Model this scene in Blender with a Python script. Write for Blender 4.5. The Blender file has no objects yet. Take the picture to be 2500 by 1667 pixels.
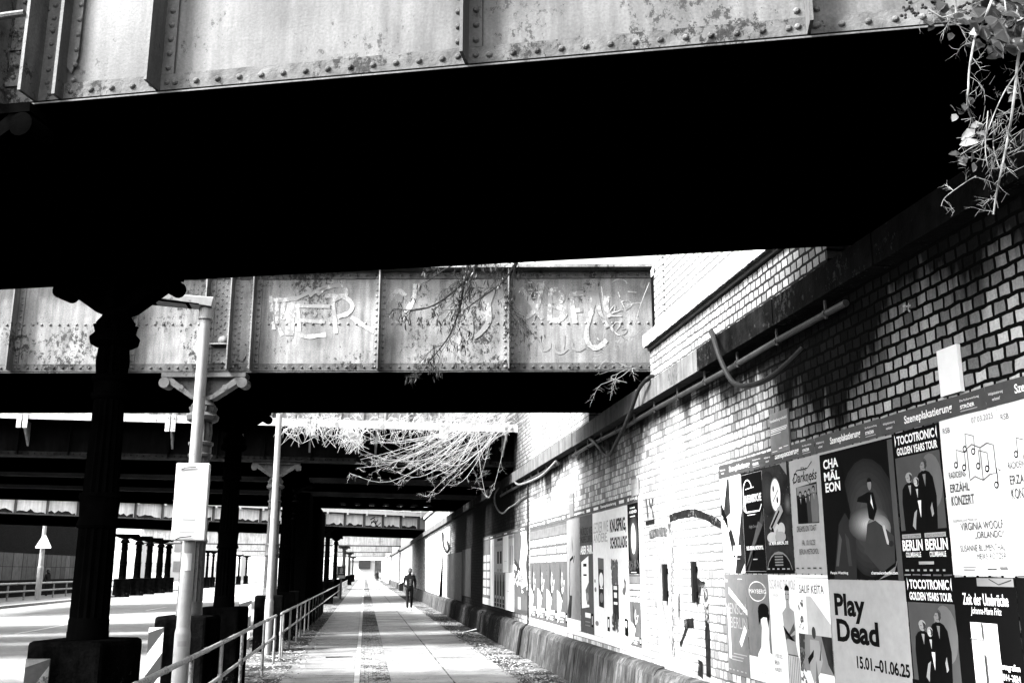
import bpy, bmesh, math, random
from mathutils import Vector, Matrix
random.seed(7)
SC = bpy.context.scene; COL = SC.collection
V = Vector; PI = math.pi
# ------------------------------------------------------------------ camera maths (photo pixels -> rays, used to survey real positions)
FPX = 2431.; H = 1.65; XW = 3.38
TH = math.atan(561/FPX); PS = math.atan(359/(FPX/math.cos(TH)))
FW = V((math.sin(PS)*math.cos(TH), math.cos(PS)*math.cos(TH), math.sin(TH)))
RT = V((math.cos(PS), -math.sin(PS), 0)); UP = RT.cross(FW); CAM = V((0, 0, H))
def ray(x, y): return FW + RT*((x-1250)/FPX) - UP*((y-833.5)/FPX)
def onz(x, y, z=0.):
    d = ray(x, y); return CAM + d*((z-H)/d.z)
def onx(x, y, X=XW):
    d = ray(x, y); return CAM + d*(X/d.x)
def ony(x, y, Y):
    d = ray(x, y); return CAM + d*(Y/d.y)
def onpl(x, y, p, n):
    d = ray(x, y); return CAM + d*((V(p)-CAM).dot(n)/d.dot(n))
# ------------------------------------------------------------------ materials
MATS = {}
def M(name, col, rough=.65, var=.25, scale=3., streak=0., bump=.15, bscale=40., spots=None, spec=.25, metal=0., spotscale=9., grain=0.):
    """procedural grey material: mottled noise, optional vertical streaks and rust/dirt spots=(amount, colour)"""
    if name in MATS: return MATS[name]
    m = bpy.data.materials.new(name); m.use_nodes = True; MATS[name] = m
    nt = m.node_tree; N = nt.nodes; L = nt.links; b = N['Principled BSDF']
    b.inputs['Roughness'].default_value = rough; b.inputs['Metallic'].default_value = metal
    b.inputs['Specular IOR Level'].default_value = spec
    tc = N.new('ShaderNodeTexCoord')
    def noise(s, sc=(1, 1, 1), det=5., rg=.6):
        mp = N.new('ShaderNodeMapping'); mp.inputs['Scale'].default_value = sc; L.new(tc.outputs['Object'], mp.inputs['Vector'])
        n = N.new('ShaderNodeTexNoise'); n.inputs['Scale'].default_value = s; n.inputs['Detail'].default_value = det; n.inputs['Roughness'].default_value = rg
        L.new(mp.outputs['Vector'], n.inputs['Vector']); return n.outputs['Fac']
    def rng(o, a, b_, c, d):
        r = N.new('ShaderNodeMapRange'); L.new(o, r.inputs['Value'])
        for k, v in zip(('From Min', 'From Max', 'To Min', 'To Max'), (a, b_, c, d)): r.inputs[k].default_value = v
        return r.outputs['Result']
    def mul(a, b_):
        r = N.new('ShaderNodeMath'); r.operation = 'MULTIPLY'; L.new(a, r.inputs[0]); L.new(b_, r.inputs[1]); return r.outputs[0]
    f = rng(noise(scale), .3, .7, col*(1-var), col*(1+var))
    if streak: f = mul(f, rng(noise(7., (1.6, 1.6, .13), 6), .3, .7, 1-streak, 1+streak*.4))
    if grain: f = mul(mul(f, rng(noise(70., det=3), .3, .7, 1-grain, 1+grain)), rng(noise(2.6, (1, 1, .5), 8, .75), .3, .7, 1-grain*1.3, 1+grain*1.1))
    if spots:
        k = rng(mul(noise(spotscale*2.2, (1, 1, .7), 9, .8), rng(noise(1.3), .3, .7, .7, 1.25)), .62-spots[0], .66-spots[0], 0, 1)
        mx = N.new('ShaderNodeMix'); mx.data_type = 'FLOAT'; L.new(k, mx.inputs['Factor']); L.new(f, mx.inputs['A']); mx.inputs['B'].default_value = spots[1]
        f = mx.outputs['Result']
    cr = N.new('ShaderNodeCombineColor')
    for k in range(3): L.new(f, cr.inputs[k])
    L.new(cr.outputs[0], b.inputs['Base Color'])
    if bump:
        bp = N.new('ShaderNodeBump'); bp.inputs['Strength'].default_value = bump; bp.inputs['Distance'].default_value = .02
        L.new(noise(bscale, det=4), bp.inputs['Height']); L.new(bp.outputs[0], b.inputs['Normal'])
    return m
def brick_mat(name, ax, c_lo, c_hi, mortar, fade=None, soot_shade=None, bw=.115, rh=.084, ms=.0135):
    """header-bond brickwork; ax = horizontal axis index; fade=(y0,y1,mult,mortar2): paler bricks beyond y0, sunlight put into the colour; soot=z where sooty drips and painted ledge shadow begin"""
    m = bpy.data.materials.new(name); m.use_nodes = True; MATS[name] = m
    nt = m.node_tree; N = nt.nodes; L = nt.links; b = N['Principled BSDF']; b.inputs['Roughness'].default_value = .9; b.inputs['Specular IOR Level'].default_value = .03
    g = N.new('ShaderNodeNewGeometry'); sp = N.new('ShaderNodeSeparateXYZ'); L.new(g.outputs['Position'], sp.inputs[0])
    wn = N.new('ShaderNodeTexNoise'); wn.inputs['Scale'].default_value = 9.; wn.inputs['Detail'].default_value = 2; L.new(g.outputs['Position'], wn.inputs['Vector'])
    cv = N.new('ShaderNodeCombineXYZ'); L.new(sp.outputs[ax], cv.inputs[0]); L.new(sp.outputs[2], cv.inputs[1])
    vm = N.new('ShaderNodeVectorMath'); vm.operation = 'MULTIPLY_ADD'; L.new(wn.outputs['Color'], vm.inputs[0]); vm.inputs[1].default_value = (.026, .028, 0); L.new(cv.outputs[0], vm.inputs[2])
    bt = N.new('ShaderNodeTexBrick'); L.new(vm.outputs[0], bt.inputs['Vector'])
    for k, v in (('Scale', 1.), ('Mortar Size', ms), ('Mortar Smooth', .3), ('Bias', 0.), ('Brick Width', bw), ('Row Height', rh)): bt.inputs[k].default_value = v
    bt.offset = .5; bt.squash = 1.
    bt.inputs['Color1'].default_value = (0, 0, 0, 1); bt.inputs['Color2'].default_value = (1, 1, 1, 1); bt.inputs['Mortar'].default_value = (0, 0, 0, 1)
    def rng(o, a, b_, c, d):
        r = N.new('ShaderNodeMapRange'); L.new(o, r.inputs['Value'])
        for k, v in zip(('From Min', 'From Max', 'To Min', 'To Max'), (a, b_, c, d)): r.inputs[k].default_value = v
        return r.outputs['Result']
    def op(o, a, b_):
        r = N.new('ShaderNodeMath'); r.operation = o
        for i, q in enumerate((a, b_)):
            if isinstance(q, (int, float)): r.inputs[i].default_value = q
            else: L.new(q, r.inputs[i])
        return r.outputs[0]
    def mix(k, a, b_):
        r = N.new('ShaderNodeMix'); r.data_type = 'FLOAT'; L.new(k, r.inputs['Factor'])
        for q, n in ((a, 'A'), (b_, 'B')):
            if isinstance(q, (int, float)): r.inputs[n].default_value = q
            else: L.new(q, r.inputs[n])
        return r.outputs['Result']
    def noise(s, sc, det=6, rg=.65):
        mp = N.new('ShaderNodeMapping'); mp.inputs['Scale'].default_value = sc; L.new(g.outputs['Position'], mp.inputs['Vector'])
        n = N.new('ShaderNodeTexNoise'); n.inputs['Scale'].default_value = s; n.inputs['Detail'].default_value = det; n.inputs['Roughness'].default_value = rg
        L.new(mp.outputs[0], n.inputs['Vector']); return n.outputs['Fac']
    bc = rng(bt.outputs['Color'], 0, 1, c_lo, c_hi)
    bc = op('MULTIPLY', bc, rng(noise(1., (.6, .6, .5)), .3, .7, .72, 1.2))
    bc = op('MULTIPLY', bc, rng(noise(55., (1, 1, 1), 4), .3, .7, .75, 1.2))
    mo = mortar
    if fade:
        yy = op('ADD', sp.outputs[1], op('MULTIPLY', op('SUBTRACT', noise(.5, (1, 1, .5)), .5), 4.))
        k = op('MULTIPLY', rng(yy, fade[0], fade[1], 0, 1), op('ADD', rng(yy, 20.5, 23.5, 1, 0), rng(yy, 37., 41., 0, 1)))  # paler stretches imitate sun falling between the bridges
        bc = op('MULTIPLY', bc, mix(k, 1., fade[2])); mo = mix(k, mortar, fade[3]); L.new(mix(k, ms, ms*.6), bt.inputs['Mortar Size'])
        bc = op('MULTIPLY', bc, op('ADD', rng(yy, 21., 23.5, 1, .035), rng(yy, 38., 41., 0, .965)))  # shade of the low bridges put into the brick colour
    c = mix(bt.outputs['Fac'], bc, mo)
    if soot_shade is not None:   # soot runs washed down the bricks, with ledge and bridge shade painted in
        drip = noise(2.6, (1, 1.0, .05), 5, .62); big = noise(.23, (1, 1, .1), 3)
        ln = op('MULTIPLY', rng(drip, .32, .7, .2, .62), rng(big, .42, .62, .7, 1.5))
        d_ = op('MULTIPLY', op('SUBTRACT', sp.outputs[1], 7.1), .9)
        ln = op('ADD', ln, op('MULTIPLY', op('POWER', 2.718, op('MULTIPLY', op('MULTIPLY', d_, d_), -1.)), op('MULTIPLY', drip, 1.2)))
        k = rng(op('SUBTRACT', op('SUBTRACT', soot_shade, sp.outputs[2]), ln), -.3, .22, 1, 0)
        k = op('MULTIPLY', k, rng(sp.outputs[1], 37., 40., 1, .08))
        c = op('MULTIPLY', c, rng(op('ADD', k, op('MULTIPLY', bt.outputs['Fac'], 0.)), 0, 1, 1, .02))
    cr = N.new('ShaderNodeCombineColor')
    for q in range(3): L.new(c, cr.inputs[q])
    L.new(cr.outputs[0], b.inputs['Base Color'])
    bp = N.new('ShaderNodeBump'); bp.inputs['Strength'].default_value = .6; bp.inputs['Distance'].default_value = .012
    hh = op('ADD', op('MULTIPLY', bt.outputs['Fac'], -1.), op('MULTIPLY', noise(50., (1, 1, 1)), .35))
    L.new(hh, bp.inputs['Height']); L.new(bp.outputs[0], b.inputs['Normal'])
    return m
STEEL = M('weathered_steel_paint', .098, .6, .4, 1.6, .5, .1, 60, (.045, .012), grain=.22)
STEEL2 = M('mottled_light_steel_paint', .215, .6, .42, 1.6, .5, .1, 60, (.05, .02), grain=.3)
STEELP = M('pale_steel_paint', .7, .6, .2, 2., .45, .1, 30, (.0, .05))
STRIPE = M('steel_edge_paint', .095, .75, .5, 9., .2, .3, 50, (.08, .015), spec=.15)
SOOTSHADE = M('sooty_shaded_iron', .004, .9, .3, 3., 0, .1, 30, spec=0.)  # sooty steel, underside shade put into its near-black colour
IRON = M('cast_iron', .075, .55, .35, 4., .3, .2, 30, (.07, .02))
SHADED_IRON = M('shaded_cast_iron', .0015, .9, .5, 4., .3, .2, 30, spec=.0)  # cast iron again, darkened: under-bridge shade put into the colour
STONE = M('pedestal_stone', .004, .9, .8, 5., .5, .5, 25, (.02, .05), spec=0., grain=.5)
LEDGE = M('ledge_stone', .13, .85, .3, 3., .5, .25, 30, (.03, .05), spec=.2)
PLINTH = M('plinth_stone', .075, .85, .8, 2.2, 1., .4, 18, (.1, .03), spec=.2)
PATH = M('granite_slabs', .25, .5, .4, 1.2, 0, .3, 25, (.06, .09), spec=.4, spotscale=5., grain=.2)
CYCLE = M('cycle_paving', .22, .5, .4, 1.5, 0, .4, 35, (.06, .1), spec=.4, spotscale=5., grain=.22)
KERB = M('kerb_stone', .45, .6, .25, 3., 0, .2, 40)
ASPH = M('asphalt', .27, .5, .3, .35, 0, .3, 60, spec=.4, grain=.22)
DIRT = M('gravelly_dirt', .2, .9, .7, 7., 0, 1., 40, (.16, .02), spec=.1)
GROUND = M('far_ground', .4, .8, .2, .1)
PIPE = M('galvanised_pipe', .3, .38, .3, 8., .3, .1, 50, (.06, .07), metal=.15)
LAMPP = M('lamp_post_paint', .4, .4, .15, 5., .2, .05, 30, (.0, .1))
WHITE = M('white_paint', .85, .4, .04, 3., .05, .02)
PAPER = M('white_paper', .8, .8, .05, 4., .08, .12, 6)
PAPERB = M('grey_paper', .15, .6, .15, 3., .2, .12, 6)
PAPERL = M('light_grey_paper', .32, .6, .08, 2., .12, .15, 5)
PAPERD = M('dark_grey_paper', .05, .6, .3, 4., .2, .12, 6)
INK = M('black_ink', .0022, .7, .2, 3., 0, .05, 6, spec=.03)
INKD = M('dark_grey_ink', .02, .7, .7, 5., .3, 0, spec=.05)
INKG = M('grey_ink', .14, .5, .3, 5., .2, 0)
INKL = M('pale_grey_ink', .32, .5, .1, 5., 0, 0)
CHALK = M('white_spray', .5, .7, .35, 4., .4, 0, spots=(.15, .19), spotscale=3., grain=.4)
CHALK2 = M('thin_white_spray', .42, .7, .35, 3., .4, 0, spots=(.16, .18), spotscale=3., grain=.35)
TWIG = M('dark_twig', .012, .8, .4, 20., 0, 0)
STEM = M('pale_dry_stem', .5, .7, .3, 14., 0, 0)
LEAF = M('bramble_leaf', .018, .4, .6, 9., 0, .1, 30)
LEAFL = M('pale_leaf', .15, .45, .3, 9., 0, .1, 30)
RUBBER = M('black_cable', .01, .6, .2, 5., 0, .1, 30, spec=.15)
CLOTH = M('black_cloth', .012, .9, .3, 20., 0, .1, 60, spec=.1)
SKIN = M('skin', .05, .6, .1, 9., 0, 0)
HAIR = M('hair', .01, .6, .2, 20., 0, 0)
WALLM = brick_mat('sooty_shaded_brick', 1, .14, .52, .0025, (7.3, 10.5, 1.45, .16), 3.56)
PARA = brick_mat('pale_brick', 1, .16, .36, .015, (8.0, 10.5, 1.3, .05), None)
UPB = brick_mat('white_glazed_brick', 1, .5, .7, .1, None, None)
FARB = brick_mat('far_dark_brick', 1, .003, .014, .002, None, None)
GLASS = M('dark_glass', .03, .1, .1, 1, 0, 0)
# ------------------------------------------------------------------ mesh builder
class MB:
    def __init__(s): s.v = []; s.f = []
    def box(s, x0, y0, z0, x1, y1, z1):
        x0, x1 = sorted((x0, x1)); y0, y1 = sorted((y0, y1)); z0, z1 = sorted((z0, z1)); n = len(s.v)
        s.v += [V((x, y, z)) for z in (z0, z1) for y in (y0, y1) for x in (x0, x1)]
        s.f += [[n+i for i in q] for q in ((0, 2, 3, 1), (4, 5, 7, 6), (0, 1, 5, 4), (2, 6, 7, 3), (0, 4, 6, 2), (1, 3, 7, 5))]; return s
    def hexa(s, c):   # 8 corners, bottom 4 (ccw) then top 4
        n = len(s.v); s.v += [V(p) for p in c]
        s.f += [[n+i for i in q] for q in ((3, 2, 1, 0), (4, 5, 6, 7), (0, 1, 5, 4), (1, 2, 6, 5), (2, 3, 7, 6), (3, 0, 4, 7))]; return s
    def tube(s, pts, r, n=8, cap=True):
        pts = [V(p) for p in pts]; m = len(pts)
        rs = r if isinstance(r, (list, tuple)) else [r]*m; b = len(s.v); prev = None
        for i, p in enumerate(pts):
            t = (pts[min(i+1, m-1)]-pts[max(i-1, 0)]).normalized()
            if prev is None: a = t.orthogonal().normalized()
            else:
                a = prev - t*prev.dot(t)
                a = a.normalized() if a.length > 1e-6 else t.orthogonal().normalized()
            prev = a; c = t.cross(a)
            s.v += [p + (a*math.cos(2*PI*k/n) + c*math.sin(2*PI*k/n))*rs[i] for k in range(n)]
        for i in range(m-1):
            for k in range(n):
                k2 = (k+1) % n; s.f.append([b+i*n+k, b+i*n+k2, b+(i+1)*n+k2, b+(i+1)*n+k])
        if cap: s.f.append([b+k for k in range(n)][::-1]); s.f.append([b+(m-1)*n+k for k in range(n)])
        return s
    def lathe(s, prof, n=24, c=(0, 0, 0), flute=0.):   # prof: (z, r[, fluted])
        b = len(s.v); c = V(c)
        for q in prof:
            for k in range(n):
                a = 2*PI*k/n; r = q[1]
                if flute and len(q) > 2 and k % 2: r -= flute
                s.v.append(c + V((r*math.cos(a), r*math.sin(a), q[0])))
        m = len(prof)
        for i in range(m-1):
            for k in range(n):
                k2 = (k+1) % n; s.f.append([b+i*n+k, b+i*n+k2, b+(i+1)*n+k2, b+(i+1)*n+k])
        s.f.append([b+k for k in range(n)][::-1]); s.f.append([b+(m-1)*n+k for k in range(n)]); return s
    def prism(s, poly, fr, d):   # poly in (a,b) of frame fr(a,b,c); extruded c 0..d
        b = len(s.v); n = len(poly)
        s.v += [V(fr(p[0], p[1], 0)) for p in poly] + [V(fr(p[0], p[1], d)) for p in poly]
        s.f.append([b+i for i in range(n)][::-1]); s.f.append([b+n+i for i in range(n)])
        for i in range(n): s.f.append([b+i, b+(i+1) % n, b+n+(i+1) % n, b+n+i])
        return s
    def flat(s, poly, fr, c=0.):
        b = len(s.v); s.v += [V(fr(p[0], p[1], c)) for p in poly]; s.f.append([b+i for i in range(len(poly))]); return s
    def dome(s, p, nrm, r, h=None, n=7):
        p = V(p); nrm = V(nrm).normalized(); a = nrm.orthogonal().normalized(); c = nrm.cross(a); h = h or r*.8; b = len(s.v)
        for (q, z) in ((1., 0.), (.82, .55), (.4, .92)):
            s.v += [p + (a*math.cos(2*PI*k/n)+c*math.sin(2*PI*k/n))*r*q + nrm*h*z for k in range(n)]
        for i in range(2):
            for k in range(n):
                k2 = (k+1) % n; s.f.append([b+i*n+k, b+i*n+k2, b+(i+1)*n+k2, b+(i+1)*n+k])
        s.f.append([b+2*n+k for k in range(n)]); return s
    def ball(s, c, r, n=8, m=6):
        c = V(c); rr = r if isinstance(r, (tuple, list)) else (r, r, r)
        b = len(s.v)
        for i in range(1, m):
            t = PI*i/m
            for k in range(n): s.v.append(c+V((rr[0]*math.sin(t)*math.cos(2*PI*k/n), rr[1]*math.sin(t)*math.sin(2*PI*k/n), rr[2]*math.cos(t))))
        for i in range(m-2):
            for k in range(n):
                k2 = (k+1) % n; s.f.append([b+i*n+k, b+(i+1)*n+k, b+(i+1)*n+k2, b+i*n+k2])
        s.f.append([b+k for k in range(n)]); s.f.append([b+(m-2)*n+k for k in range(n)][::-1]); return s
    def ribbon(s, pts, w, fr, c=0.):   # flat stroke in frame
        m = len(pts); b = len(s.v)
        for i, p in enumerate(pts):
            q0 = pts[max(i-1, 0)]; q1 = pts[min(i+1, m-1)]; t = V((q1[0]-q0[0], q1[1]-q0[1], 0)); t = t.normalized() if t.length else V((1, 0, 0))
            ww = w*(.8+.4*random.random())/2
            for sg in (1, -1): s.v.append(V(fr(p[0]-t.y*ww*sg, p[1]+t.x*ww*sg, c)))
        for i in range(m-1): s.f.append([b+2*i, b+2*i+1, b+2*i+3, b+2*i+2])
        return s
    def build(s, name, mat, parent=None, smooth=False, bevel=0.):
        me = bpy.data.meshes.new(name); me.from_pydata([tuple(v) for v in s.v], [], s.f); me.materials.append(mat); me.update()
        bm = bmesh.new(); bm.from_mesh(me); bmesh.ops.recalc_face_normals(bm, faces=bm.faces[:]); bm.to_mesh(me); bm.free()
        o = bpy.data.objects.new(name, me); COL.objects.link(o)
        if parent: o.parent = parent
        if smooth:
            for p in me.polygons: p.use_smooth = True
            md = o.modifiers.new('es', 'EDGE_SPLIT'); md.split_angle = math.radians(38)
        if bevel:
            md = o.modifiers.new('bv', 'BEVEL'); md.width = bevel; md.segments = 2; md.limit_method = 'ANGLE'
        return o
def tag(o, label, cat, group=None):
    o['label'] = label; o['category'] = cat
    if group: o['group'] = group
    return o
def thing(name, label, cat, loc=(0, 0, 0), rz=0., group=None):
    o = bpy.data.objects.new(name, None); COL.objects.link(o); o.location = loc; o.rotation_euler = (0, 0, rz); o.empty_display_size = .2
    return tag(o, label, cat, group)
def structure(o): o['kind'] = 'structure'; return o
def dup(root, loc, rz=None, label=None):
    r = root.copy(); COL.objects.link(r); r.location = loc
    if rz is not None: r.rotation_euler = (0, 0, rz)
    if label: r['label'] = label
    for ch in list(root.children):
        c = ch.copy(); COL.objects.link(c); c.parent = r
        for g in list(ch.children):
            d = g.copy(); COL.objects.link(d); d.parent = c
    return r
def arc(cx, cy, rx, ry, a0, a1, n=14): return [(cx+rx*math.cos(math.radians(a0+(a1-a0)*i/n)), cy+ry*math.sin(math.radians(a0+(a1-a0)*i/n))) for i in range(n+1)]
def smooth_path(pts, k=6):
    pts = [V(p) for p in pts]; out = []
    for i in range(len(pts)-1):
        p0 = pts[max(i-1, 0)]; p1 = pts[i]; p2 = pts[i+1]; p3 = pts[min(i+2, len(pts)-1)]
        for j in range(k):
            t = j/k; out.append(.5*((2*p1)+(p2-p0)*t+(2*p0-5*p1+4*p2-p3)*t*t+(3*p1-p0-3*p2+p3)*t**3))
    return out+[pts[-1]]

# ------------------------------------------------------------------ the setting: ground, road, paving
def sheet(name, pts, z, m):
    b = MB(); b.flat(pts, lambda a, c, d: (a, c, z)); return structure(b.build(name, m))
KX = -2.75; KX2 = -17.6; RZ = -.12
g = MB(); g.flat([(-900, -300), (900, -300), (900, 1500), (-900, 1500)], lambda a, c, d: (a, c, -.14)); structure(g.build('ground', GROUND))
structure(MB().box(KX2, -40, -.135, KX, 420, RZ).build('road', ASPH))
b = MB()
for k in range(16): b.box(-10.1, 14+k*9, RZ, -9.98, 19+k*9, RZ+.004)
structure(b.build('lane_line', WHITE))
structure(MB().box(KX, -40, -.15, XW+.6, 420, -.006).build('pavement', DIRT))
structure(MB().box(-23, -40, -.15, KX2, 420, -.002).build('far_pavement', CYCLE))
b = MB()
for k in range(110): b.box(KX-.13, -10+k*1.2, -.14, KX+.02, -10+k*1.2+1.19, .012)
structure(b.build('kerb', KERB))
b = MB()
for k in range(100): b.box(KX2-.02, 20+k*1.2, -.14, KX2+.13, 20+k*1.2+1.19, .012)
structure(b.build('far_kerb', KERB))
# path strips: cycle path, kerb line, cobbles, two rows of slabs
CL = -1.24; 
b = MB(); y = 0.
while y < 230:
    d = .32; b.box(CL+random.uniform(-.01, .01), y, -.05, -.125, y+d-.012, random.uniform(-.001, .0045)); y += d
structure(b.build('cycle_path', CYCLE))
b = MB(); y = 0.
while y < 230: b.box(-.118, y, -.05, -.03, y+.99, .007); y += 1.
structure(b.build('path_edging', KERB))
b = MB(); y = 12.
while y < 90:
    for k in range(7):
        if random.random() < .93: b.box(-.02+k*.068+random.uniform(-.006, .006), y+random.uniform(-.01, .01), -.05, .04+k*.068, y+.058, random.uniform(-.004, .008))
    y += .07
structure(b.build('cobble_strip', M('cobbles', .3, .8, .7, 12., 0, .5, 60, (.1, .03), spec=.2)))
b = MB(); y = 0.
while y < 230:
    for (xa, xb, ph) in ((.455, 1.395, 0), (1.425, 2.42, .5)):
        t = random.uniform(-.006, .006); z0 = random.uniform(.0, .006)
        b.hexa([(xa, y+ph, -.05), (xb, y+ph, -.05), (xb, y+ph+.98, -.05), (xa, y+ph+.98, -.05), (xa, y+ph, z0+t*.3), (xb, y+ph, z0+.002), (xb, y+ph+.98, z0-t*.3), (xa, y+ph+.98, z0)])
    y += 1.
structure(b.build('slab_path', PATH))
# loose leaves and litter on the dirt strips (uncountable)
b = MB()
for k in range(5200):
    if k % 2: x = random.uniform(-2.5, -1.2) if random.random() < .85 else random.uniform(-1.3, -1.0)
    else: x = 2.35+abs(random.gauss(0, .35))
    y = 15+random.random()**1.7*30
    if x > 3.1: continue
    r = random.uniform(.012, .04); a = random.uniform(0, 6.28); z = .004+random.random()*.01
    p = V((x, y, z)); u = V((math.cos(a), math.sin(a), random.uniform(-.3, .5)))*r; w = V((-math.sin(a), math.cos(a), random.uniform(-.3, .6)))*r*.5
    n = len(b.v); b.v += [p-u, p+w, p+u, p-w]; b.f.append([n, n+1, n+2, n+3])
o = b.build('leaf_litter', M('dry_leaves', .3, .8, .8, 30., 0, 0)); o['kind'] = 'stuff'; o['label'] = 'dry leaves and grit scattered along both edges of the path'
# litter stick lying by the plinth
p0 = onz(1130, 1544, .03); p1 = onz(1167, 1537, .03)
tag(MB().tube([p0, (p0+p1)/2+V((0, 0, .01)), p1], [.02, .025, .05], 6).build('litter_stick', PAPER), 'white crumpled paper stick lying in the dirt against the stone plinth', 'litter')
# thin stick on the cycle path
p0 = onz(795, 1603, .015); p1 = onz(862, 1602, .015)
tag(MB().tube([p0, (p0+p1)/2+V((0, -.03, .004)), p1], [.012, .014, .007], 5).build('fallen_twig', TWIG), 'thin dark twig lying across the cycle path', 'twig')

# ------------------------------------------------------------------ bridges
YW = {}
class Br:
    def __init__(s, nm, a, c, fa, fc, label, zb=4.05, zt=5.27, xl=-19., xr=4.6, group='railway bridges over the street', name='railway_bridge'):
        s.a = V((a[0], a[1], 0)); s.d = (V((c[0], c[1], 0))-s.a).normalized(); s.n = V((-s.d.y, s.d.x, 0))   # n points away from the camera
        s.zb = zb; s.zt = zt
        s.o = s.a + s.d*((XW-s.a.x)/s.d.x); s.o.z = zb; s.ang = math.atan2(s.d.y, s.d.x)
        s.root = thing(name, label, 'bridge', s.o, s.ang, group)
        s.fa = V((fa[0], fa[1], 0)); s.fd = (V((fc[0], fc[1], 0))-s.fa).normalized()
        s.u0 = (xl-XW)/s.d.x; s.u1 = (xr-XW)/s.d.x
        s.ynear = s.o.y; s.yfar = (s.fa+s.fd*((XW-s.fa.x)/s.fd.x)).y
        YW[nm] = (s.ynear, s.yfar)
    def loc(s, p):
        q = V(p)-s.o; return V((q.dot(s.d), q.dot(s.n), q.z))
    def uv(s, px, py, off=0.):
        q = s.loc(onpl(px, py, s.o+s.n*off, s.n)); return q.x, q.z
    def far_local(s, x):   # local coords of far edge at world x
        p = s.fa+s.fd*((x-s.fa.x)/s.fd.x); q = s.loc((p.x, p.y, s.zb)); return q
    def deck(s, m=SOOTSHADE, xl=-19., xr=4.6, inset=.35, slots=None, th=.3):
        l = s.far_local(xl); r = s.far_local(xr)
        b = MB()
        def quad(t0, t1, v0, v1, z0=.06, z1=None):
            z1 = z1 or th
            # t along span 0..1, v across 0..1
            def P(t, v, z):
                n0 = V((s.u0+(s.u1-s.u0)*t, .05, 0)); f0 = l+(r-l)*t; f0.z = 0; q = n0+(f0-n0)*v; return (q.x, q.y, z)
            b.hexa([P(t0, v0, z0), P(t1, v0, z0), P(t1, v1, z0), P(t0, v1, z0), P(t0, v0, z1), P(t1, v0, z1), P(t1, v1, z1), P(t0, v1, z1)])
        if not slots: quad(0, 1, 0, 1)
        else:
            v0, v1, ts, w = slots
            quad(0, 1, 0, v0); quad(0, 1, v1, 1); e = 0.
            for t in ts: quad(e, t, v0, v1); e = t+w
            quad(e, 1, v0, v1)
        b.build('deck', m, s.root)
        b = MB()   # stringers and cross girders under the deck
        for v in (.33, .66):
            n0 = V((s.u0, .05, 0)); n1 = V((s.u1, .05, 0)); p = n0+(l-n0)*v; q = n1+(r-n1)*v
            b.hexa([(p.x, p.y-.1, .0), (q.x, q.y-.1, .0), (q.x, q.y+.1, .0), (p.x, p.y+.1, .0), (p.x, p.y-.1, .1), (q.x, q.y-.1, .1), (q.x, q.y+.1, .1), (p.x, p.y+.1, .1)])
        b.build('stringers', m, s.root)
    def fargirder(s, m=SOOTSHADE, h=None, xl=-19., xr=4.6):
        h = h or s.zt-s.zb; l = s.far_local(xl); r = s.far_local(xr); b = MB()
        b.hexa([(l.x, l.y-.06, 0), (r.x, r.y-.06, 0), (r.x, r.y+.0, 0), (l.x, l.y+.0, 0), (l.x, l.y-.06, h), (r.x, r.y-.06, h), (r.x, r.y, h), (l.x, l.y, h)])
        b.hexa([(l.x, l.y-.2, -.012), (r.x, r.y-.2, -.012), (r.x, r.y+.14, -.012), (l.x, l.y+.14, -.012), (l.x, l.y-.2, .02), (r.x, r.y-.2, .02), (r.x, r.y+.14, .02), (l.x, l.y+.14, .02)])
        b.build('far_girder', m, s.root)
def front_girder(B, h, ribs, m=STEEL, ribd=.11, flange=.035, rv=.0, vp=.1, hp=.12, rr=.018, midrow=None, botrow=True, toprow=True, ext=None):
    """web plate, flanges, angles, stiffener ribs and rivets on the face turned to the camera (local y<0 is outwards)"""
    u0, u1 = ext or (B.u0, B.u1); R = B.root
    wp = MB().box(u0, 0, .012, u1, .02, h-.02)
    if midrow:
        u = u0
        while u < u1: wp.dome((u, .0, midrow), (0, -1, 0), rr); u += hp
    wp.build('web_plate', m, R, True)
    MB().box(u0, -flange, -.014, u1, .16, .008).build('bottom_flange', SOOTSHADE, R); MB().box(u0, -flange-.004, -.011, u1, -flange-.0005, -.003).build('flange_edge', STEEL, R)  # flange darkened for its shaded underside, thin pale strip for its lit edge
    MB().box(u0, -.19, h-.025, u1, .16, h+.012).build('top_flange', m, R)
    b = MB().box(u0, -.018, .008, u1, -.001, .105); c = MB().box(u0, -.018, h-.12, u1, -.001, h-.027)
    u = u0
    while u < u1: b.dome((u, -.017, .055), (0, -1, 0), rr); c.dome((u, -.017, h-.075), (0, -1, 0), rr); u += hp
    b.build('bottom_angle', STRIPE, R, True); c.build('top_angle', STRIPE, R, True)
    for u in ribs:
        r = MB().box(u-.008, -ribd, .012, u+.008, -.003, h-.03); r.box(u-.075, -.016, .107, u-.0085, -.0035, h-.122); r.box(u+.0085, -.016, .107, u+.075, -.0035, h-.122)
        z = .06
        while z < h-.05:
            for s in (-1, 1): r.dome((u+s*.045, -.0155, z), (0, -1, 0), rr)
            z += vp
        r.build('stiffener', m, R, True)

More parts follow.
